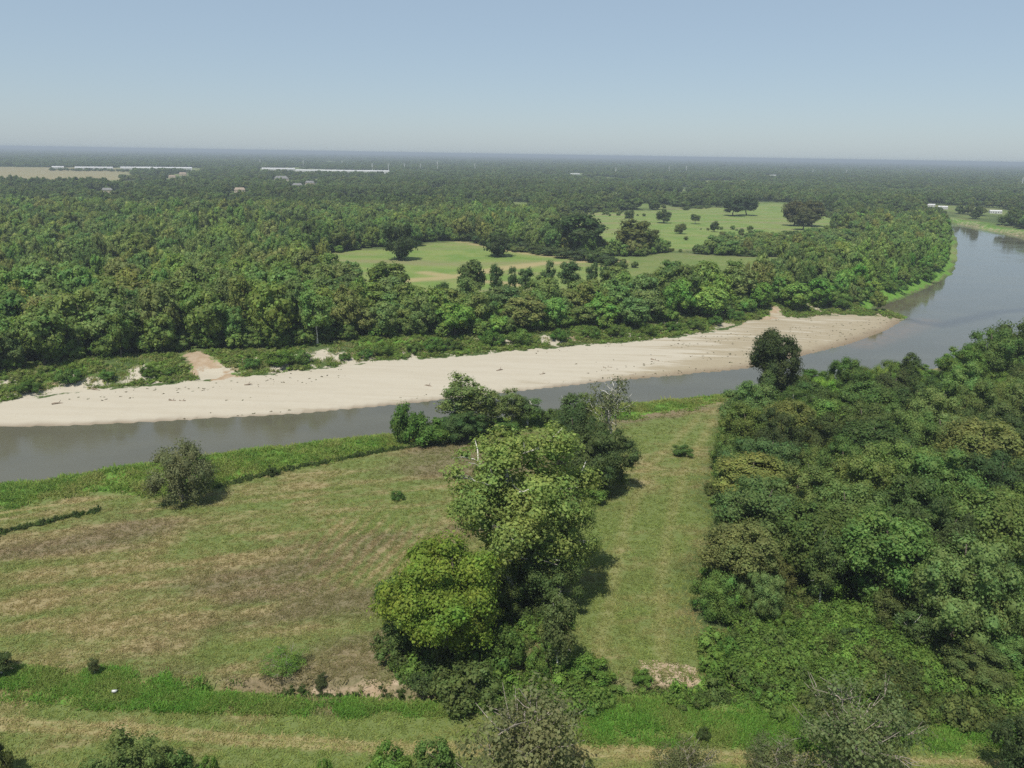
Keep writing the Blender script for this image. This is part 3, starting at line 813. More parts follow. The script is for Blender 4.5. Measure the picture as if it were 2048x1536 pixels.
for k, (rk, L) in enumerate(sorted(rows.items())):
    L.sort(key=lambda t: t[0])
    for i, (qx, p, di, bg) in enumerate(L):
        q = to_px([[p[0], p[1], 0]])[0]
        back = q[1] < 830
        low = back and q[0] > 1600
        if bg: kd, h, w = random.choice(['oak', 'oak', 'oak', 'oval', 'oak', 'oak', 'oval', 'sycamore']), random.uniform(10.5, 15.5), random.uniform(8.5, 13)
        else: kd, h, w = random.choice(['oak', 'bush', 'slender', 'oak', 'bush']), random.uniform(4.5, 9.5), random.uniform(4.5, 7.5)
        if kd == 'slender': h, w = h * 1.25, w * .7
        if kd == 'sycamore': w *= .85
        if q[0] > 1850 and q[1] > 1050 and bg: h = random.uniform(13, 16.5)
        if low: h = random.uniform(3.5, 7.5); w = random.uniform(5, 9); kd = random.choice(['oak', 'bush'])
        if di < 4 and bg and not low: h *= .85
        if low: col, adj = random.choice([(BRIGHT, 'bright green'), (MID, 'green'), (BRIGHT, 'bright green'), (VIV, 'vivid green')])
        else: col, adj = random.choice([(DARK, 'dark green'), (MID, 'green'), (OLIVE, 'olive'), (MID, 'green'), (DARK, 'dark green'), ((0.075, 0.112, 0.034), 'light green'), (MID, 'green')] + [(BRIGHT, 'bright green')] * (not bg))
        plant('woodland_tree', f'{adj} tree, {ordinal(i + 1)} from the left in the {RN[min(k, 9)]} row of the right wood', 'tree',
              kd, p, h, w, jit([1.22 * q_ for q_ in col], .28), group='trees of the wood on the right bank')

# --- shrubs of the rough slope below that wood
pts = poisson(lambda Q: (sdist(Q, BRUSH, 40) > .2), (BRUSH[:, 0].min(), BRUSH[:, 1].min(), 90, BRUSH[:, 1].max()), 4.2, 9)
L = []
for p in pts:
    q = to_px([[p[0], p[1], 0]])[0]
    if 1150 < q[0] < 2080 and q[1] < 1440: L.append((q[0], p))
L.sort(key=lambda t: t[0])
for i, (qx, p) in enumerate(L[:79]):
    col, adj = random.choice([(BRIGHT, 'bright green'), (VIV, 'vivid green'), (MID, 'dark green'), ((0.09, 0.15, 0.035), 'light green'), (OLIVE, 'olive')])
    plant('scrub_bush', f'{adj} bush, {ordinal(i + 1)} from the left on the rough slope below the right wood', 'bush', 'shrub', p,
          random.uniform(.9, 3.0), random.uniform(2.2, 5.0), jit(col), group='bushes on the rough slope')

# ------------------------------------------------------------------ woods over the river
HOUSES = [((480, 385), 15, 'tan'), ((563, 361), 26, 'grey'), ((366, 351), 16, 'tan'), ((345, 357), 14, 'tan'), ((215, 386), 13, 'grey'), ((620, 370), 16, 'grey'), ((595, 375), 16, 'grey'),
          ((1150, 349), 30, 'white'), ((1885, 418), 11, 'white'), ((1990, 427), 13, 'white'), ((1862, 414), 9, 'white'), ((1545, 352), 22, 'white')]
def in_corridor(Q, c, half, depth):
    """between the camera side and a building: the yard kept free of tall trees"""
    d = np.linalg.norm(c); u_ = c / d
    al = Q @ u_; ac = Q @ np.array([-u_[1], u_[0]])
    return (np.abs(ac) < half) & (al > d - depth) & (al < d + half)

def woods_ok(Q, margin=0.0):
    ok = (sdist(Q, WATER, 40) < -5 - margin) & (sdist(Q, MEADOW1, 40) < (fbm(Q, .045, 17) - .62) * 30) & (sdist(Q, MEADOW2, 40) < (fbm(Q, .03, 18) - .6) * 50) & (glade(Q) < .5)
    ss_ = sdist(Q, SAND, 40)
    px_ = to_px(np.column_stack([Q, np.zeros(len(Q))]))[:, 0]
    ok &= ss_ < -(8.5 + 9 * (1 - sm(px_, 650, 1350)) + (fbm(Q, .03, 15) - .5) * 8)
    for c_ in CLEAR: ok &= sdist(Q, c_, 60) < -3
    ok &= sdist(Q, FARBANK, 60) < -1
    for d_ in DIRT[3:]: ok &= sdist(Q, d_, 20) < -2.5
    for (hp, sz, _) in HOUSES:
        c = at(*hp); d = np.linalg.norm(c)
        ok &= ~in_corridor(Q, c, sz * .75 + 4, d * .17)
    near = sdist(Q, np.vstack([gp(near_edge, WZ), [[900, 300], [900, -2900], [-900, -2900], [-900, 120]]]), 60)
    ok &= near < -2
    return ok & (Q[:, 1] > 150)

def wedge(Q, half=0.80): return np.abs(np.arctan2(Q[:, 0], Q[:, 1])) < half

big = poisson(lambda Q: woods_ok(Q, 4) & wedge(Q, .72), (-620, 170, 620, 760), 11.0, 21, tries=110000)
fill = poisson(lambda Q: woods_ok(Q) & wedge(Q, .72), (-620, 170, 620, 760), 6.2, 22, tries=150000)
cellb = {}
for p in big: cellb.setdefault((int(p[0] // 12), int(p[1] // 12)), []).append(p)
def clear_of_big(p):
    a_, b_ = int(p[0] // 12), int(p[1] // 12)
    return all((q[0] - p[0]) ** 2 + (q[1] - p[1]) ** 2 > 29 for i in (-1, 0, 1) for j in (-1, 0, 1) for q in cellb.get((a_ + i, b_ + j), ()))
fill = np.array([p for p in fill if clear_of_big(p)])
pts = np.vstack([big, fill]); nbig = len(big)
pix = to_px(np.column_stack([pts, np.full(len(pts), 8.0)]))
inview = (pix[:, 0] > -30) & (pix[:, 0] < 2078)
dist = np.linalg.norm(pts, axis=1)
order = np.argsort(np.where(inview, dist, 1e6))
single = set(order[:290].tolist())
def wood_look(p, i):
    """kind, height, width, colour of a far bank tree, from where it grows"""
    s_ = float(-sdist(p[None], SAND, 60)[0]); w_ = float(-sdist(p[None], WATER, 60)[0])
    q = to_px([[p[0], p[1], 0]])[0]
    edge = s_ < 17 or w_ < 14
    n = float(fbm(p[None], .02, 131)[0])
    if i < nbig:
        kd, h, w = 'mid', random.uniform(13, 18.5), random.uniform(9.5, 14)
        if random.random() < .25: kd, h, w = 'midtall', random.uniform(14, 19), random.uniform(6.5, 9)
        if edge: h *= .8; w *= .85
    else: kd, h, w = random.choice([('midlow', random.uniform(5, 9), random.uniform(6, 9.5)), ('mid', random.uniform(8, 13), random.uniform(6, 9)), ('midtall', random.uniform(9, 15), random.uniform(4, 6.5))])
    h *= .72 + .56 * float(fbm(p[None], .012, 171)[0]); w *= .85 + .3 * random.random()
    if 720 < q[0] < 1300 and 590 < q[1]: h *= .76
    if 1180 < q[0] < 1720 and 470 < q[1] < 540: h *= .62
    pal = [(MID, 'mid green'), (DARK, 'dark green'), (OLIVE, 'olive green'), (MID, 'mid green'), ((0.076, 0.116, 0.034), 'fresh green'), (MID, 'mid green'), (OLIVE, 'olive green')]
    if edge: pal = [(MID, 'mid green'), (BRIGHT, 'bright green'), ((0.062, 0.118, 0.026), 'fresh green'), ((0.07, 0.125, 0.03), 'fresh green')]
    col, adj = pal[int(np.clip((n - .2) / .6 * len(pal) + random.gauss(0, 1.0), 0, len(pal) - 1))]
    col = tuple(1.55 * q_ for q_ in col)
    return kd, h, w, jit(col, .11), adj
frows = {}
rest = []
for i in range(len(pts)):
    look = wood_look(pts[i], i)
    if i in single:
        b = max(0.0, float(-sdist(pts[i][None], SAND, 200)[0]))
        b = min(b, float(-sdist(pts[i][None], WATER, 200)[0]))
        frows.setdefault(int(max(0, b - 8) // 10), []).append((pix[i, 0], pts[i], look))
    else: rest.append((pts[i], look))
RW = ['front', 'second', 'third', 'fourth', 'fifth', 'sixth', 'seventh', 'eighth', 'ninth', 'tenth', 'eleventh', 'twelfth', 'thirteenth', 'fourteenth', 'fifteenth']
for k, (rk, L) in enumerate(sorted(frows.items())):
    L.sort(key=lambda t: t[0])
    rw = 'front' if k == 0 else ordinal(k + 1)
    for i, (qx, p, (kd, h, w, col, adj)) in enumerate(L):
        plant('far_bank_tree', f'{adj} tree, {ordinal(i + 1)} from the left in the {rw} row behind the sandbar', 'tree', kd, p, h, w, col,
              group='trees of the wood behind the sandbar')

# --- single trees and hedges in and around the far meadows
FAR = [
 ('meadow_tree', 'dark round tree standing alone at left in the bright far meadow', (800, 520), 446, 60, (0.036, 0.056, 0.022), 'midlow'),
 ('meadow_tree', 'dark round tree standing alone in the middle of the bright far meadow', (996, 513), 465, 50, (0.036, 0.056, 0.022), 'midlow'),
 ('meadow_tree', 'leafy tree rising from the belt at left of the slender row', (942, 600), 520, 52, (0.066, 0.096, 0.032), 'mid'),
 ('meadow_tree', 'large tree with yellowish top left of the meadow tracks', (780, 612), 524, 78, (0.072, 0.105, 0.026), 'mid'),
 ('meadow_tree', 'small round tree poking out of the belt below the meadow', (882, 612), 563, 32, (0.05, 0.085, 0.03), 'midlow'),
 ('slender_tree', 'leftmost slim tree of the row along the meadow edge', (992, 600), 526, 26, (0.062, 0.1, 0.04), 'midtall'),
 ('slender_tree', 'second slim tree from the left along the meadow edge', (1024, 598), 532, 18, (0.062, 0.1, 0.04), 'midtall'),
 ('slender_tree', 'leaning pair like slim tree in the middle of the meadow edge row', (1050, 598), 534, 34, (0.062, 0.1, 0.04), 'midtall'),
 ('slender_tree', 'slim tall tree fourth from the left along the meadow edge', (1096, 592), 520, 26, (0.062, 0.1, 0.04), 'midtall'),
 ('slender_tree', 'broadest tree of the slender row at the meadow edge', (1136, 590), 520, 46, (0.062, 0.1, 0.04), 'midtall'),
 ('slender_tree', 'slim tree third from the right along the meadow edge', (1182, 588), 524, 22, (0.062, 0.1, 0.04), 'midtall'),
 ('slender_tree', 'slim tree second from the right along the meadow edge', (1208, 586), 518, 24, (0.062, 0.1, 0.04), 'midtall'),
 ('slender_tree', 'rightmost slim tree of the row along the meadow edge', (1240, 582), 522, 20, (0.062, 0.1, 0.04), 'midtall'),
 ('meadow_tree', 'broad grove tree behind the hedge between the two far meadows', (1160, 506), 428, 90, (0.04, 0.066, 0.024), 'mid'),
 ('meadow_tree', 'left companion of the broad grove tree between the far meadows', (1118, 498), 436, 62, (0.042, 0.066, 0.026), 'mid'),
 ('meadow_tree', 'yellow green tree right of the grove between the far meadows', (1272, 506), 440, 80, (0.08, 0.095, 0.03), 'mid'),
 ('meadow_tree', 'small dark conical tree alone in the upper right meadow', (1429, 464), 441, 18, DARK, 'midlow'),
 ('meadow_tree', 'pale bush left of the small dark tree in the upper right meadow', (1360, 468), 446, 22, OLIVE, 'midlow'),
 ('meadow_tree', 'round tree at left edge of the upper right meadow', (1326, 446), 418, 30, DARK, 'midlow'),
 ('meadow_tree', 'thin tree on left part of the upper right meadow', (1390, 448), 428, 18, MID, 'midtall'),
 ('meadow_tree', 'slim tree at left rim of the upper right meadow', (1258, 446), 420, 18, DARK, 'midtall'),
 ('grove_tree', 'dark left tree of the grove at back of upper right meadow', (1466, 432), 394, 40, (0.036, 0.055, 0.024), 'mid'),
 ('grove_tree', 'dark right tree of the grove at back of upper right meadow', (1494, 431), 392, 40, (0.036, 0.055, 0.024), 'mid'),
 ('grove_tree', 'brownish left tree of the grove at right of the upper meadow', (1588, 452), 402, 46, (0.07, 0.072, 0.032), 'mid'),
 ('grove_tree', 'brownish right tree of the grove at right of the upper meadow', (1622, 453), 402, 46, (0.066, 0.07, 0.03), 'mid'),
 ('grove_tree', 'third brownish tree in front of the grove right of upper meadow', (1606, 460), 414, 44, (0.062, 0.07, 0.03), 'mid'),
]
for nm, lb, b, yt, wp, col, kd in FAR:
    plant_px(nm, lb, 'tree', kd, b, yt, wp, col, group='trees about the far meadows')
hedge = [(905, 478, 22), (935, 482, 26), (962, 487, 30), (1010, 495, 34), (1045, 502, 30), (1075, 507, 28), (1100, 511, 30), (1128, 516, 34), (1158, 520, 36), (1188, 524, 36), (1216, 530, 34)]
for i, (x, y_, w_) in enumerate(hedge):
    plant_px('hedge_bush', f'{ordinal(i + 1)} bush from the left in the hedge along the bright far meadow', 'bush', 'midlow', (x, y_), y_ - w_ * .62, w_ * 1.15, jit((0.048, 0.075, 0.03)),
             group='bushes of the far hedge')

# --- bushes on the sandy slope at the foot of the far wood
SL = [(60, 790, 40), (140, 768, 46), (215, 758, 30), (300, 745, 36), (336, 742, 24), (505, 735, 30), (560, 736, 50), (600, 732, 44), (690, 722, 26), (730, 716, 30), (768, 712, 40),
      (828, 702, 30), (870, 704, 44), (905, 700, 36), (985, 690, 50), (1040, 686, 46), (1120, 682, 40), (1180, 676, 36), (1230, 670, 36), (1298, 672, 34), (1345, 664, 30), (1390, 660, 36),
      (1430, 650, 30), (1470, 640, 34), (1680, 612, 40), (1730, 603, 40), (1790, 588, 36), (1850, 566, 34)]
for i, (x, y_, w_) in enumerate(SL):
    p = at(x, y_, -2.2); z = zat(p); p = at(x, y_, z)
    d = to_px([[p[0], p[1], z]])[0, 2]
    plant('slope_bush', f'{ordinal(i + 1)} bush from the left on the sandy slope at the foot of the far wood', 'bush', 'shrub', p, w_ * .62 / FPX * d, w_ / FPX * d,
          jit((0.075, 0.13, 0.032)), group='bushes on the sandy slope')

# ------------------------------------------------------------------ masses: instanced on points, nobody could count them
TEMPL = {}
def template(key, meshes):
    col = bpy.data.collections.new('source_' + key)
    for m_ in meshes:
        o = bpy.data.objects.new('source_' + key, m_); col.objects.link(o)
    TEMPL[key] = (col, len(meshes))

def mass(name, key, pos, rotz, scale, tint, label, cat):
    col, n = TEMPL[key]
    me = bpy.data.meshes.new(name)
    pos = np.asarray(pos, np.float32)
    me.vertices.add(len(pos)); me.vertices.foreach_set('co', pos.ravel())
    a = me.attributes.new('rot', 'FLOAT_VECTOR', 'POINT')
    rv = np.zeros((len(pos), 3), np.float32); rv[:, 2] = rotz; a.data.foreach_set('vector', rv.ravel())
    a = me.attributes.new('scl', 'FLOAT_VECTOR', 'POINT'); a.data.foreach_set('vector', np.asarray(scale, np.float32).ravel())
    a = me.attributes.new('pick', 'INT', 'POINT'); a.data.foreach_set('value', rng.integers(0, n, len(pos)).astype(np.int32))
    a = me.attributes.new('tint', 'FLOAT_COLOR', 'POINT'); a.data.foreach_set('color', np.column_stack([np.asarray(tint) * np.array([1, 1, .88]) * (FOL if key in ('mid', 'low', 'scrub') else 1.7), np.ones(len(pos))]).astype(np.float32).ravel())
    o = link(name, me)
    ng = bpy.data.node_groups.new('scatter_' + name, 'GeometryNodeTree')
    ng.interface.new_socket('Geometry', in_out='INPUT', socket_type='NodeSocketGeometry')
    ng.interface.new_socket('Geometry', in_out='OUTPUT', socket_type='NodeSocketGeometry')
    N = ng.nodes.new
    gi, go = N('NodeGroupInput'), N('NodeGroupOutput')
    ci = N('GeometryNodeCollectionInfo'); ci.inputs['Collection'].default_value = col
    ci.inputs['Separate Children'].default_value = True; ci.inputs['Reset Children'].default_value = True
    ip = N('GeometryNodeInstanceOnPoints'); ip.inputs['Pick Instance'].default_value = True
    def na(nm_, ty):
        x = N('GeometryNodeInputNamedAttribute'); x.data_type = ty; x.inputs[0].default_value = nm_
        return [s_ for s_ in x.outputs if s_.enabled][0]
    l = ng.links.new
    l(gi.outputs[0], ip.inputs['Points']); l(ci.outputs[0], ip.inputs['Instance'])
    l(na('pick', 'INT'), ip.inputs['Instance Index']); l(na('rot', 'FLOAT_VECTOR'), ip.inputs['Rotation']); l(na('scl', 'FLOAT_VECTOR'), ip.inputs['Scale'])
    l(ip.outputs[0], go.inputs[0])
    md = o.modifiers.new('scatter', 'NODES'); md.node_group = ng
    return tag(o, label, cat, kind='stuff')

def joined_tree(key, seed, trunk_h=4.0, **ck):
    me, c, cr = crown_mesh('mass_' + key, seed, mat=LEAFI, **ck)
    return me
template('mid', [joined_tree('mid', 500 + i, rx=5.6, rz=5.6, zc=7.2, ncl=40, clr=1.75, nleaf=2800, leaf=.66, core=.76) for i in range(5)])
template('low', [joined_tree('low', 530 + i, rx=5.6, rz=5.2, zc=6.6, ncl=16, clr=2.5, nleaf=700, leaf=1.15, core=.82) for i in range(5)])
template('scrub', [joined_tree('scrub', 560 + i, rx=1.1, rz=.75, zc=.45, ncl=9, clr=.5, nleaf=800, leaf=.125, core=.6) for i in range(4)])
DIM = {'mid': (12.6, 14.2), 'low': (13.5, 13.2), 'scrub': (3.0, 1.4)}

def tuft(seed, n=16, spread=.35, lean=.5, wid=.05):
    r = np.random.default_rng(seed); V, Fc = [], []
    for i in range(n):
        b = np.array([r.normal() * spread, r.normal() * spread, -.05]); a = r.random() * 6.28
        w_ = np.array([math.cos(a), math.sin(a), 0]) * wid * r.uniform(.6, 1.4)
        tip_ = b + np.array([r.normal() * lean * .6, r.normal() * lean * .6, r.uniform(.5, 1.1)])
        mid_ = (b + tip_) / 2 + np.array([0, 0, .12])
        k = len(V); V += [b - w_, b + w_, mid_ + w_ * .8, mid_ - w_ * .8, tip_]
        Fc += [(k, k + 1, k + 2, k + 3), (k + 3, k + 2, k + 4)]
    return mesh_from('grass_tuft', V, Fc, [GRASSI])
template('tuft', [tuft(600 + i) for i in range(4)])
template('turf', [tuft(620 + i, 14, .5, .9, .09) for i in range(4)])

# rest of the trees nearer than 760 m
if rest:
    pp = np.array([p for p, _ in rest]); z = terrain(pp)
    sc_ = np.array([(lk[2] / DIM['mid'][0], lk[2] / DIM['mid'][0], lk[1] / DIM['mid'][1]) for _, lk in rest])
    tn = np.array([lk[3] for _, lk in rest])
    mass('far_wood', 'mid', np.column_stack([pp, z]), rng.uniform(0, 6.28, len(pp)), sc_, tn, 'dense green wood stretching behind the trees along the sandbar', 'wood')

# woods beyond, thinning in number with distance
def far_scatter(d0, d1, n, seed):
    r = np.random.default_rng(seed)
    d = np.sqrt(r.uniform(d0 * d0, d1 * d1, n)); a = r.uniform(-.80, .80, n)
    return np.stack([d * np.sin(a), d * np.cos(a)], 1)
def tints(pp, seed, dark=1.0):
    r = np.random.default_rng(seed)
    base = np.array([MID, DARK, MID, OLIVE, MID, DARK, MID])[np.clip((fbm(pp, .006, 161) * 9 - 1 + r.normal(size=len(pp)) * 1.1).astype(int), 0, 6)]
    patch = .8 + .4 * fbm(pp, .004, 141)[:, None]
    return base * patch * r.uniform(.8, 1.2, (len(pp), 1)) * dark
for nm_, d0, d1, n, w0, w1, h0, h1, lb in (
        ('middle_wood', 700, 1500, 15000, 7, 17, 6, 16, 'wooded plain beyond the far meadows and the river bend'),
        ('distant_wood', 1500, 3800, 36000, 9, 22, 6, 14, 'distant wood around the houses and pale warehouses'),
        ('horizon_wood', 3800, 30000, 42000, 45, 130, 9, 15, 'bluish wood along the horizon')):
    if nm_ == 'horizon_wood':
        r = np.random.default_rng(77)
        d = 3800 * (30000 / 3800) ** r.random(n); a = r.uniform(-.80, .80, n)
        pp = np.stack([d * np.sin(a), d * np.cos(a)], 1)
    else: pp = far_scatter(d0, d1, n, 70 + int(d0))
    pp = pp[woods_ok(pp)]
    if nm_ == 'middle_wood': pp = pp[(pp[:, 1] > 700) | (np.abs(pp[:, 0]) > 600) | (pp[:, 1] > 755)]
    n = len(pp); r = np.random.default_rng(int(d0))
    ex = 0
    if nm_ == 'distant_wood':                                # low trees on the near side of the warehouses
        xp = np.vstack([gp([(x_ + r.normal() * 4, y0_ + (y1_ - y0_) * (x_ - x0_) / (x1_ - x0_) + r.uniform(.4, 2.2)) for x_ in np.arange(x0_, x1_, st_)]) for x0_, y0_, x1_, y1_, st_ in ((236, 342, 400, 344, 3.2), (520, 344, 590, 345, 4), (590, 346, 785, 351, 4.5), (100, 340, 235, 341, 4))])
        xp = xp[fbm(xp, .012, 5) > .40]; ex = len(xp); pp = np.vstack([pp, xp]); n = len(pp)
    if nm_ == 'horizon_wood':
        dd = np.linalg.norm(pp, axis=1); w_ = (w0 + (w1 - w0) * (dd - d0) / (d1 - d0)) * r.uniform(.6, 1.2, n)
    else: w_ = r.uniform(w0, w1, n)
    h_ = r.uniform(h0, h1, n)
    h_ *= .7 + .6 * fbm(pp, .006, 172)
    if ex: h_[-ex:] = r.uniform(4, 8.5, ex); w_[-ex:] = r.uniform(9, 18, ex)
    mass(nm_, 'low', np.column_stack([pp, terrain(pp)]), r.uniform(0, 6.28, n), np.column_stack([w_ / 13.5, w_ / 13.5, h_ / 13.2]), tints(pp, int(d0)), lb, 'wood')

def area_points(poly, n, seed, test=None, soft=3.0):
    r = np.random.default_rng(seed); lo, hi = poly.min(0), poly.max(0)
    q = r.uniform(lo, hi, (n, 2)); q = q[sdist(q, poly, 5) + (fbm(q, .35, seed) - .5) * soft + r.normal(size=len(q)) * soft * .12 > 0]
    return q if test is None else q[test(q)]

# understorey of the near wood, rough slope cover, scrub at the foot of the far wood
r = np.random.default_rng(3)
u1 = area_points(np.clip(WOODR, None, 200), 9000, 31)
u2 = area_points(BRUSH, 9000, 32)
u3 = area_points(UNDERSYC, 900, 33)
uu = np.vstack([u1[:3800], u2[:1300], u3[:120]])
n = len(uu); s_ = r.uniform(.3, 1.7, n) ** 1.3
tn = np.array([MID, BRIGHT, VIV, (0.085, 0.14, 0.035), OLIVE, DARK])[np.clip((fbm(uu, .12, 88) * 7 - .5 + r.normal(size=n) * .8).astype(int), 0, 5)] * r.uniform(.75, 1.2, (n, 1))
mass('undergrowth', 'scrub', np.column_stack([uu, terrain(uu) - .1]), r.uniform(0, 6.28, n), np.column_stack([s_, s_, s_ * r.uniform(.6, 1.2, n)]), tn,
     'tangled green undergrowth below the right wood and around the sycamore', 'undergrowth')
q = r.uniform((-330, 150), (330, 420), (90000, 2))
ssq = sdist(q, SAND, 60); swq = sdist(q, WATER, 60)
k = ((ssq < -.5) & (ssq > -22) & (swq < -3) & (q[:, 1] > 150)) & (fbm(q, .09, 91) > .41)
nearq = sdist(q, np.vstack([gp(near_edge, WZ), [[900, 300], [900, -2900], [-900, -2900], [-900, 120]]]), 60)
k &= nearq < -2
for d_ in DIRT[3:]: k &= sdist(q, d_, 20) < -.5
q = q[k][:3000]; n = len(q); s_ = r.uniform(.5, 1.5, n)
tn = np.array([(0.115, 0.175, 0.042), (0.10, 0.155, 0.040), (0.135, 0.165, 0.058)])[r.integers(0, 3, n)] * r.uniform(.75, 1.2, (n, 1))
gq = r.uniform((-330, 150), (330, 420), (120000, 2)); gs, gw = sdist(gq, SAND, 60), sdist(gq, WATER, 60)
gk = (gs < -.3) & (gs > -24) & (gw < -1.5) & (gq[:, 1] > 150) & (fbm(gq, .16, 97) + r.normal(size=len(gq)) * .06 < .56)
gk &= sdist(gq, np.vstack([gp(near_edge, WZ), [[900, 300], [900, -2900], [-900, -2900], [-900, 120]]]), 60) < -2
for d_ in DIRT[3:]: gk &= sdist(gq, d_, 20) < -.3
gq = gq[gk][:11000]; gn = len(gq); gsc = r.uniform(.7, 1.8, gn)
mass('slope_grass', 'tuft', np.column_stack([gq, terrain(gq)]), r.uniform(0, 6.28, gn), np.column_stack([gsc * 1.2, gsc * 1.2, gsc * .5]),
     np.array([(0.085, 0.125, 0.032), (0.11, 0.145, 0.038), (0.145, 0.14, 0.065)])[r.integers(0, 3, gn)] * r.uniform(.8, 1.15, (gn, 1)), 'rough grass on the slope between the sandbar and the far wood', 'grass')
mass('riverside_scrub', 'scrub', np.column_stack([q, terrain(q) - .1]), r.uniform(0, 6.28, n), np.column_stack([s_, s_, s_ * .7]), tn,
     'low green scrub between the sandbar and the far wood', 'scrub')

uq = r.uniform((-420, 170), (420, 640), (16000, 2)); uq = uq[woods_ok(uq) & wedge(uq, .72)][:5200]
n = len(uq); s_ = r.uniform(.32, .55, n)
mass('far_understorey', 'low', np.column_stack([uq, terrain(uq) - .3]), r.uniform(0, 6.28, n), np.column_stack([s_ * 1.2, s_ * 1.2, s_]),
     np.array([MID, BRIGHT, (0.08, 0.12, 0.034)])[r.integers(0, 3, n)] * r.uniform(.9, 1.35, (n, 1)), 'bushy understorey between the trees of the far wood', 'understorey')
mq = r.uniform((-220, 300), (560, 1000), (60000, 2)); m1, m2 = sdist(mq, MEADOW1, 40), sdist(mq, MEADOW2, 40)
mq = mq[(((np.abs(m1 - 2) < 6) | (np.abs(m2 - 2) < 11)) & (fbm(mq, .04, 99) > .54)) | ((m2 > 0) & (fbm(mq, .02, 98) > .72) & (r.random(len(mq)) < .25))][:620]
n = len(mq); s_ = r.uniform(.12, .42, n)
mass('meadow_scrub', 'low', np.column_stack([mq, terrain(mq) - .2]), r.uniform(0, 6.28, n), np.column_stack([s_ * 1.2, s_ * 1.2, s_ * .9]),
     np.array([MID, OLIVE, (0.08, 0.12, 0.035)])[r.integers(0, 3, n)] * r.uniform(.8, 1.2, (n, 1)), 'scattered low scrub along the edges of the far meadows', 'scrub')
EDGE = [gp([(430, 974), (520, 952), (600, 935), (700, 915), (800, 898), (900, 884), (960, 876), (1060, 862)]), gp([(-60, 1082), (0, 1066), (90, 1046), (190, 1022)]), gp([(560, 1374), (700, 1379), (800, 1386), (900, 1390)])]
ep = []
for L_ in EDGE:
    for k_ in range(len(L_) - 1):
        m_ = int(np.linalg.norm(L_[k_ + 1] - L_[k_]) * 7)
        t_ = r.random((m_, 1)); ep.append(L_[k_] * (1 - t_) + L_[k_ + 1] * t_ + r.normal(size=(m_, 2)) * .45)
ep = np.vstack(ep); ep = ep[fbm(ep, .5, 77) > .36]; n = len(ep); s_ = r.uniform(.18, .55, n)
mass('weed_fringe', 'scrub', np.column_stack([ep, terrain(ep) - .05]), r.uniform(0, 6.28, n), np.column_stack([s_, s_, s_ * r.uniform(.8, 1.5, n)]),
     np.array([DARK, MID, (0.04, 0.07, 0.02)])[r.integers(0, 3, n)] * r.uniform(.7, 1.1, (n, 1)), 'dark fringe of weeds where the mown field meets the bank grass', 'weeds')

dq_ = r.uniform((-260, 150), (200, 400), (60000, 2)); dsd = sdist(dq_, SAND, 30); dpx = to_px(np.column_stack([dq_, np.full(len(dq_), -3.5)]))[:, 0]
Qd = np.stack([dq_[:, 0] * .91 + dq_[:, 1] * .41, -dq_[:, 0] * .41 + dq_[:, 1] * .91], 1) * np.array([.02, .25])
dq_ = dq_[(dsd > .5) & (fbm(Qd, 1.0, 191) > .60 - .06 * sm(dpx, 1000, 1500) + .10 * sm(dsd, 3, 9) * (1 - sm(dpx, 1000, 1500))) & (r.random(len(dq_)) < .35)][:700]
n = len(dq_); s_ = r.uniform(.06, .26, n)
mass('sandbar_debris', 'scrub', np.column_stack([dq_, terrain(dq_) - .03]), r.uniform(0, 6.28, n), np.column_stack([s_ * 1.6, s_, s_ * .6]),
     np.array([(0.12, 0.10, 0.06), (0.10, 0.11, 0.05), (0.08, 0.065, 0.045)])[r.integers(0, 3, n)], 'dry twigs and weeds strewn over the sandbar', 'debris')

# tall grass on the near bank, lush strip, turf of the fields
b1 = area_points(BANK_GRASS, 70000, 41, lambda Q: sdist(Q, WATER, 20) < -.3)
b1 = b1[r.random(len(b1)) < .3 + .7 * sm(fbm(b1, .22, 42), .36, .58)]
n = len(b1); s_ = r.uniform(.8, 1.5, n) * (1.0 + .5 * sm(fbm(b1, .2, 43), .5, .8))
tn = np.array([(0.068, 0.115, 0.026), (0.10, 0.142, 0.034), (0.118, 0.132, 0.044)])[np.clip((fbm(b1, .2, 49) * 5 - 1 + r.normal(size=n) * .5).astype(int), 0, 2)] * r.uniform(.85, 1.15, (n, 1))
mass('tall_bank_grass', 'tuft', np.column_stack([b1, terrain(b1)]), r.uniform(0, 6.28, n), np.column_stack([s_ * 1.1, s_ * 1.1, s_ * .42]), tn, 'tall green grass along the near river bank', 'grass')
b2 = np.vstack([area_points(LUSH, 24000, 44, soft=4), area_points(LUSH2, 16000, 45, soft=9), area_points(BRUSH, 14000, 46, soft=5)])
b2 = b2[r.random(len(b2)) < .35 + .65 * sm(fbm(b2, .3, 47), .35, .6)]
n = len(b2); s_ = r.uniform(.4, .85, n)
tn = np.array([(0.062, 0.132, 0.022), (0.078, 0.140, 0.028), (0.098, 0.132, 0.036)])[np.clip((fbm(b2, .25, 48) * 5 - 1 + r.normal(size=n) * .5).astype(int), 0, 2)] * r.uniform(.85, 1.15, (n, 1))
mass('lush_grass', 'tuft', np.column_stack([b2, terrain(b2)]), r.uniform(0, 6.28, n), np.column_stack([s_ * 1.3, s_ * 1.3, s_ * .6]), tn, 'lush bright green grass along the ditch', 'grass')
NF = np.array([(-120, 50), (120, 50), (120, 250), (-120, 250)], float)
q = r.uniform((-165, 45), (110, 250), (285000, 2))
k = (nearq_ := sdist(q, np.vstack([gp(near_edge, WZ), [[900, 300], [900, -2900], [-900, -2900], [-900, 120]]]), 60)) > 3
k &= (sdist(q, WOODR, 10) < 0) & (sdist(q, BANK_GRASS, 10) < 0) & (np.abs(np.arctan2(q[:, 0], q[:, 1])) < .98)
q = q[k]; q = q[np.random.default_rng(8).random(len(q)) < np.clip(95 / q[:, 1], 0, 1) ** 1.5]
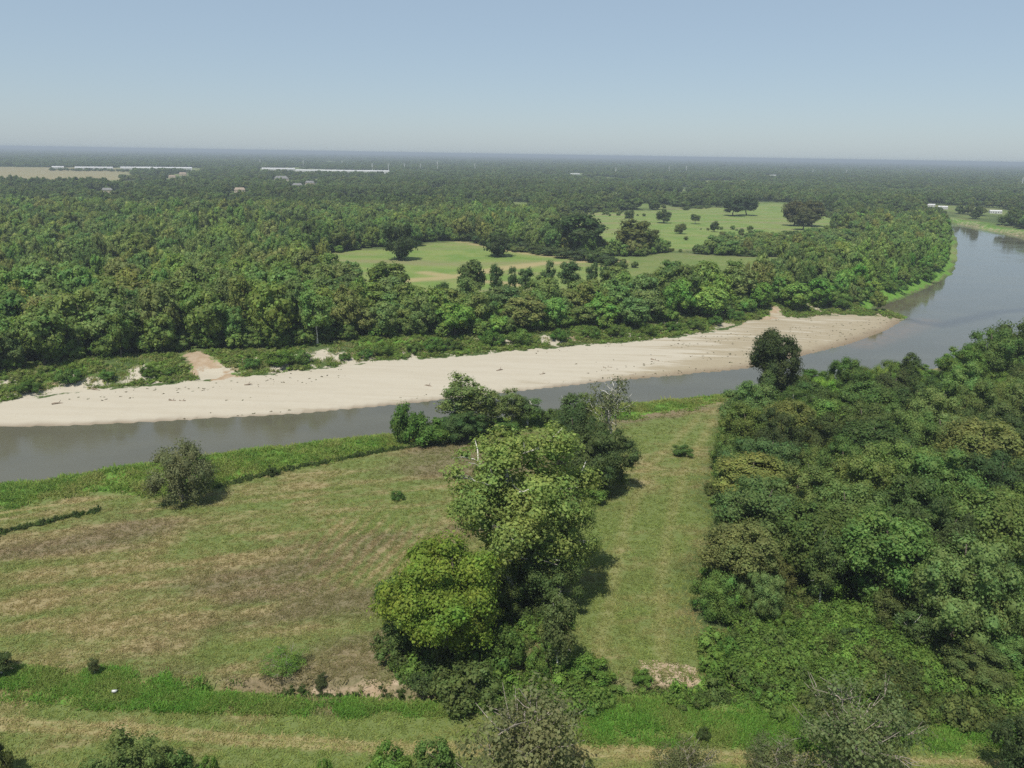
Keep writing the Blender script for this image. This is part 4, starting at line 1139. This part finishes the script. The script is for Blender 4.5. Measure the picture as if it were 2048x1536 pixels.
n = len(q); s_ = r.uniform(.10, .21, n); dq = np.clip(dryness(q) + r.normal(size=n) * .08, 0, 1)[:, None]
bq = brownness(q)[:, None]
tn = (np.array([[0.105, 0.138, 0.040]]) * (1 - dq) + np.array([[0.165, 0.138, 0.070]]) * dq)
tn = tn * (1 - .65 * bq) + np.array([[0.100, 0.079, 0.051]]) * .65 * bq
tq = np.zeros(n)
for t_ in TRACKS: tq = np.maximum(tq, 1 - sm(line_dist(q, t_), .15, .65))
for t_ in FAINT: tq = np.maximum(tq, (1 - sm(line_dist(q, t_), .1, 1.6)) * .3)
tn = tn * (1 - .8 * tq[:, None]) + np.array([[0.20, 0.168, 0.088]]) * .8 * tq[:, None]
mass('field_turf', 'turf', np.column_stack([q, terrain(q)]), r.uniform(0, 6.28, n), np.column_stack([s_ * 3.0, s_ * 3.0, s_]), tn * r.uniform(.9, 1.1, (n, 1)), 'short mown turf of the near field', 'grass')

# ------------------------------------------------------------------ buildings and poles on the plain
WHITE = plain_mat('white_metal_sheet', (0.52, 0.52, 0.50), (0.45, 0.46, 0.45), 0.05, .5)
ROOFW = plain_mat('white_roof_membrane', (0.58, 0.58, 0.57), (0.50, 0.50, 0.50), 0.03, .6)
DARKD = plain_mat('dark_openings', (0.05, 0.055, 0.06), (0.08, 0.08, 0.085), .3, .4)
TANW = plain_mat('tan_render', (0.52, 0.43, 0.32), (0.46, 0.38, 0.28), .2)
GREYR = plain_mat('grey_shingles', (0.12, 0.12, 0.12), (0.17, 0.165, 0.16), .4)
TANR = plain_mat('brown_shingles', (0.22, 0.175, 0.13), (0.28, 0.22, 0.16), .4)
STEEL = plain_mat('galvanised_steel', (0.62, 0.63, 0.63), (0.52, 0.53, 0.54), .2, .5)

def box_mesh(name, x0, x1, y0, y1, z0, z1, mat):
    V = [(x0, y0, z0), (x1, y0, z0), (x1, y1, z0), (x0, y1, z0), (x0, y0, z1), (x1, y0, z1), (x1, y1, z1), (x0, y1, z1)]
    return mesh_from(name, V, [(3, 2, 1, 0), (4, 5, 6, 7), (0, 1, 5, 4), (1, 2, 6, 5), (2, 3, 7, 6), (3, 0, 4, 7)], [mat])

def building(name, label, c, L, D, hw, hr, wall, roof, rot, hip=True, doors=3, group=None, cat='house'):
    e = bpy.data.objects.new(name, None); C.objects.link(e)
    e.location = (c[0], c[1], zat(c)); e.rotation_euler = (0, 0, rot)
    link('wall', box_mesh('wall', -L / 2, L / 2, -D / 2, D / 2, -.3, hw, wall), e)
    o = .5 if hip else .15
    ins_ = D * .2 if hip else 0.0
    z0 = hw + .003
    V = [(-L / 2 - o, -D / 2 - o, z0), (L / 2 + o, -D / 2 - o, z0), (L / 2 + o, D / 2 + o, z0), (-L / 2 - o, D / 2 + o, z0), (-L / 2 + ins_ - o * (not hip), 0, hw + hr), (L / 2 - ins_ + o * (not hip), 0, hw + hr)]
    link('roof', mesh_from('roof', V, [(0, 1, 5, 4), (2, 3, 4, 5), (1, 2, 5), (3, 0, 4), (3, 2, 1, 0)], [roof]), e)
    for i in range(doors):
        x = -L / 2 + L * (i + .5) / doors
        w_ = min(L / doors * .35, 4.0)
        link('door' if (i == doors // 2 or cat == 'warehouse') else 'window', box_mesh('opening', x - w_ / 2, x + w_ / 2, -D / 2 - .06, -D / 2 + .1, 0.05 if (i == doors // 2 or cat == 'warehouse') else .9, min(hw * .75, 4.2 if cat == 'warehouse' else 2.2), DARKD), e)
    return tag(e, label, cat, group)

HL = ['tan house with hipped roof half hidden in the trees on the left', 'large grey roofed house among trees left of centre', 'small pale house below the left warehouse', 'low tan house left of the small pale house',
      'little pale house among the trees at far left', 'grey roofed house right of the large grey roof', 'low grey house just in front of the grey roofed pair', 'white shed on the plain right of centre',
      'white roofed building left of the pair beyond the river bend', 'long white roofed building at far right beyond the river', 'leftmost small white building beyond the river bend', 'tiny white building on the right part of the plain']
for (hp, sz, st), lb in zip(HOUSES, HL):
    c = at(*hp)
    wm, rm = {'tan': (TANW, TANR), 'grey': (TANW, GREYR), 'white': (WHITE, ROOFW)}[st]
    building('house' if st != 'white' else 'shed', lb, c, sz, sz * .6, 4.2 if st != 'white' else 3.0, sz * .2 if st != 'white' else 1.0, wm, rm, math.atan2(c[1], c[0]) - math.pi / 2 + random.uniform(-.35, .35),
             hip=st != 'white', doors=5, group='houses and sheds on the plain', cat='house' if st != 'white' else 'shed')
WH = [((242, 340), (384, 342), 'long white warehouse at the end of the tan field', 8), ((524, 342), (590, 343), 'short white warehouse left of the longest one', 8), ((592, 344), (778, 349), 'longest white warehouse on the plain left of centre', 7.5),
      ((104, 338), (128, 338), 'small white shed at the back of the tan field', 6), ((150, 338.5), (226, 339.5), 'low white building row behind the tan field', 6)]
for a_, b_, lb, hh in WH:
    A_, B_ = at(*a_), at(*b_)
    # a straight building facing the camera, set at the mean distance of its two ends
    dm = (np.linalg.norm(A_) + np.linalg.norm(B_)) / 2
    A_, B_ = unit(A_[None])[0] * dm, unit(B_[None])[0] * dm
    building('warehouse', lb, (A_ + B_) / 2, float(np.linalg.norm(B_ - A_)), 60, hh, 2.0, WHITE, ROOFW, math.atan2(*(B_ - A_)[::-1]), hip=False, doors=14, group='white warehouses on the plain', cat='warehouse')

def pole(label, p, h):
    e = bpy.data.objects.new('power_pole', None); C.objects.link(e)
    e.location = (p[0], p[1], zat(p))
    v, f = tube([(0, 0, -.3), (0, 0, h * .5), (0, 0, h)], [.75, .6, .4], 8); link('pole', mesh_from('pole', v, f, [STEEL]), e)
    for k, zz in enumerate((h - 1.5, h - 5.0, h - 8.5)):
        v, f = tube([(-3.6, 0, zz + .3), (0, 0, zz), (3.6, 0, zz + .3)], [.12, .28, .12], 6)
        link('crossarm', mesh_from('crossarm', v, f, [STEEL]), e)
    return tag(e, label, 'power pole', 'power poles on the plain')
for i, (x, y_, tp) in enumerate([(745, 345, 327), (777, 345, 327), (809, 341, 326), (841, 342, 327), (875, 346, 322), (950, 345, 326), (1231, 350, 335), (1338, 348, 333), (1372, 348, 332), (1625, 350, 338), (1692, 352, 340), (2043, 375, 355), (520, 332, 319), (607, 334, 321), (685, 333, 321)]):
    p = at(x, y_)
    pole(f'tall pale power pole, {ordinal(i + 1)} of those standing on the distant plain', p, height_for(p, tp))

# ------------------------------------------------------------------ small things
DRIFT = bark_mat('bleached_driftwood', (0.17, 0.135, 0.10), (0.26, 0.21, 0.16), 2)
for i, (x, y_, ln) in enumerate([(118, 808, 3.2), (192, 780, 2.6), (345, 802, 2.0), (365, 803, 1.8), (497, 770, 2.2), (1000, 741, 2.4), (858, 773, 2.6), (1270, 752, 3.6), (1310, 721, 3.0), (1215, 736, 2.8), (1085, 749, 2.0)]):
    p = at(x, y_, -3.4); z = zat(p); p = at(x, y_, z)
    a = random.uniform(-.6, .6)
    V = [np.array([ln * (t - .5) * math.cos(a), ln * (t - .5) * math.sin(a), .18 + .18 * math.sin(t * 5 + i)]) for t in np.linspace(0, 1, 5)]
    v, f = tube(V, [.26, .24, .2, .15, .06], 7)
    v2, f2 = tube([V[2], V[2] + np.array([.3, .6, .7])], [.12, .03], 5)
    e = bpy.data.objects.new('driftwood_log', None); C.objects.link(e); e.location = (p[0], p[1], z)
    link('stem', mesh_from('log_stem', v, f, [DRIFT]), e); link('branch_stub', mesh_from('branch_stub', v2, f2, [DRIFT]), e)
    tag(e, f'dark driftwood log, {ordinal(i + 1)} of those lying on the pale sandbar', 'log', 'driftwood on the sandbar')

r = np.random.default_rng(12)
bv = ICO_V * (1 + .3 * r.normal(size=(12, 1))) * np.array([.32, .24, .2]) + np.array([0, 0, .42])
p = at(230, 1388); p = at(230, 1388, zat(p))
tag(link('plastic_scrap', mesh_from('plastic_scrap', bv, ICO_F, [WHITE]), None, (p[0], p[1], zat(p))), 'small white crumpled scrap lying in the lush grass at lower left', 'litter')

# ------------------------------------------------------------------ air
hz = box_mesh('haze', -44000, 44000, -2900, 44000, -9.5, H + 3.0, None)
hz.materials.clear()
m, nt = new_mat('air'); g = G(nt)
pv = g.n('ShaderNodeVolumePrincipled')
pv.inputs['Color'].default_value = (0.57, 0.65, 0.73, 1)
pv.inputs['Density'].default_value = 0.00019
pv.inputs['Anisotropy'].default_value = 0.1
o_ = g.n('ShaderNodeOutputMaterial'); g.l(pv.outputs[0], o_.inputs['Volume'])
hz.materials.append(m)
tag(link('haze', hz), 'pale bluish haze over the plain', 'haze', kind='stuff')
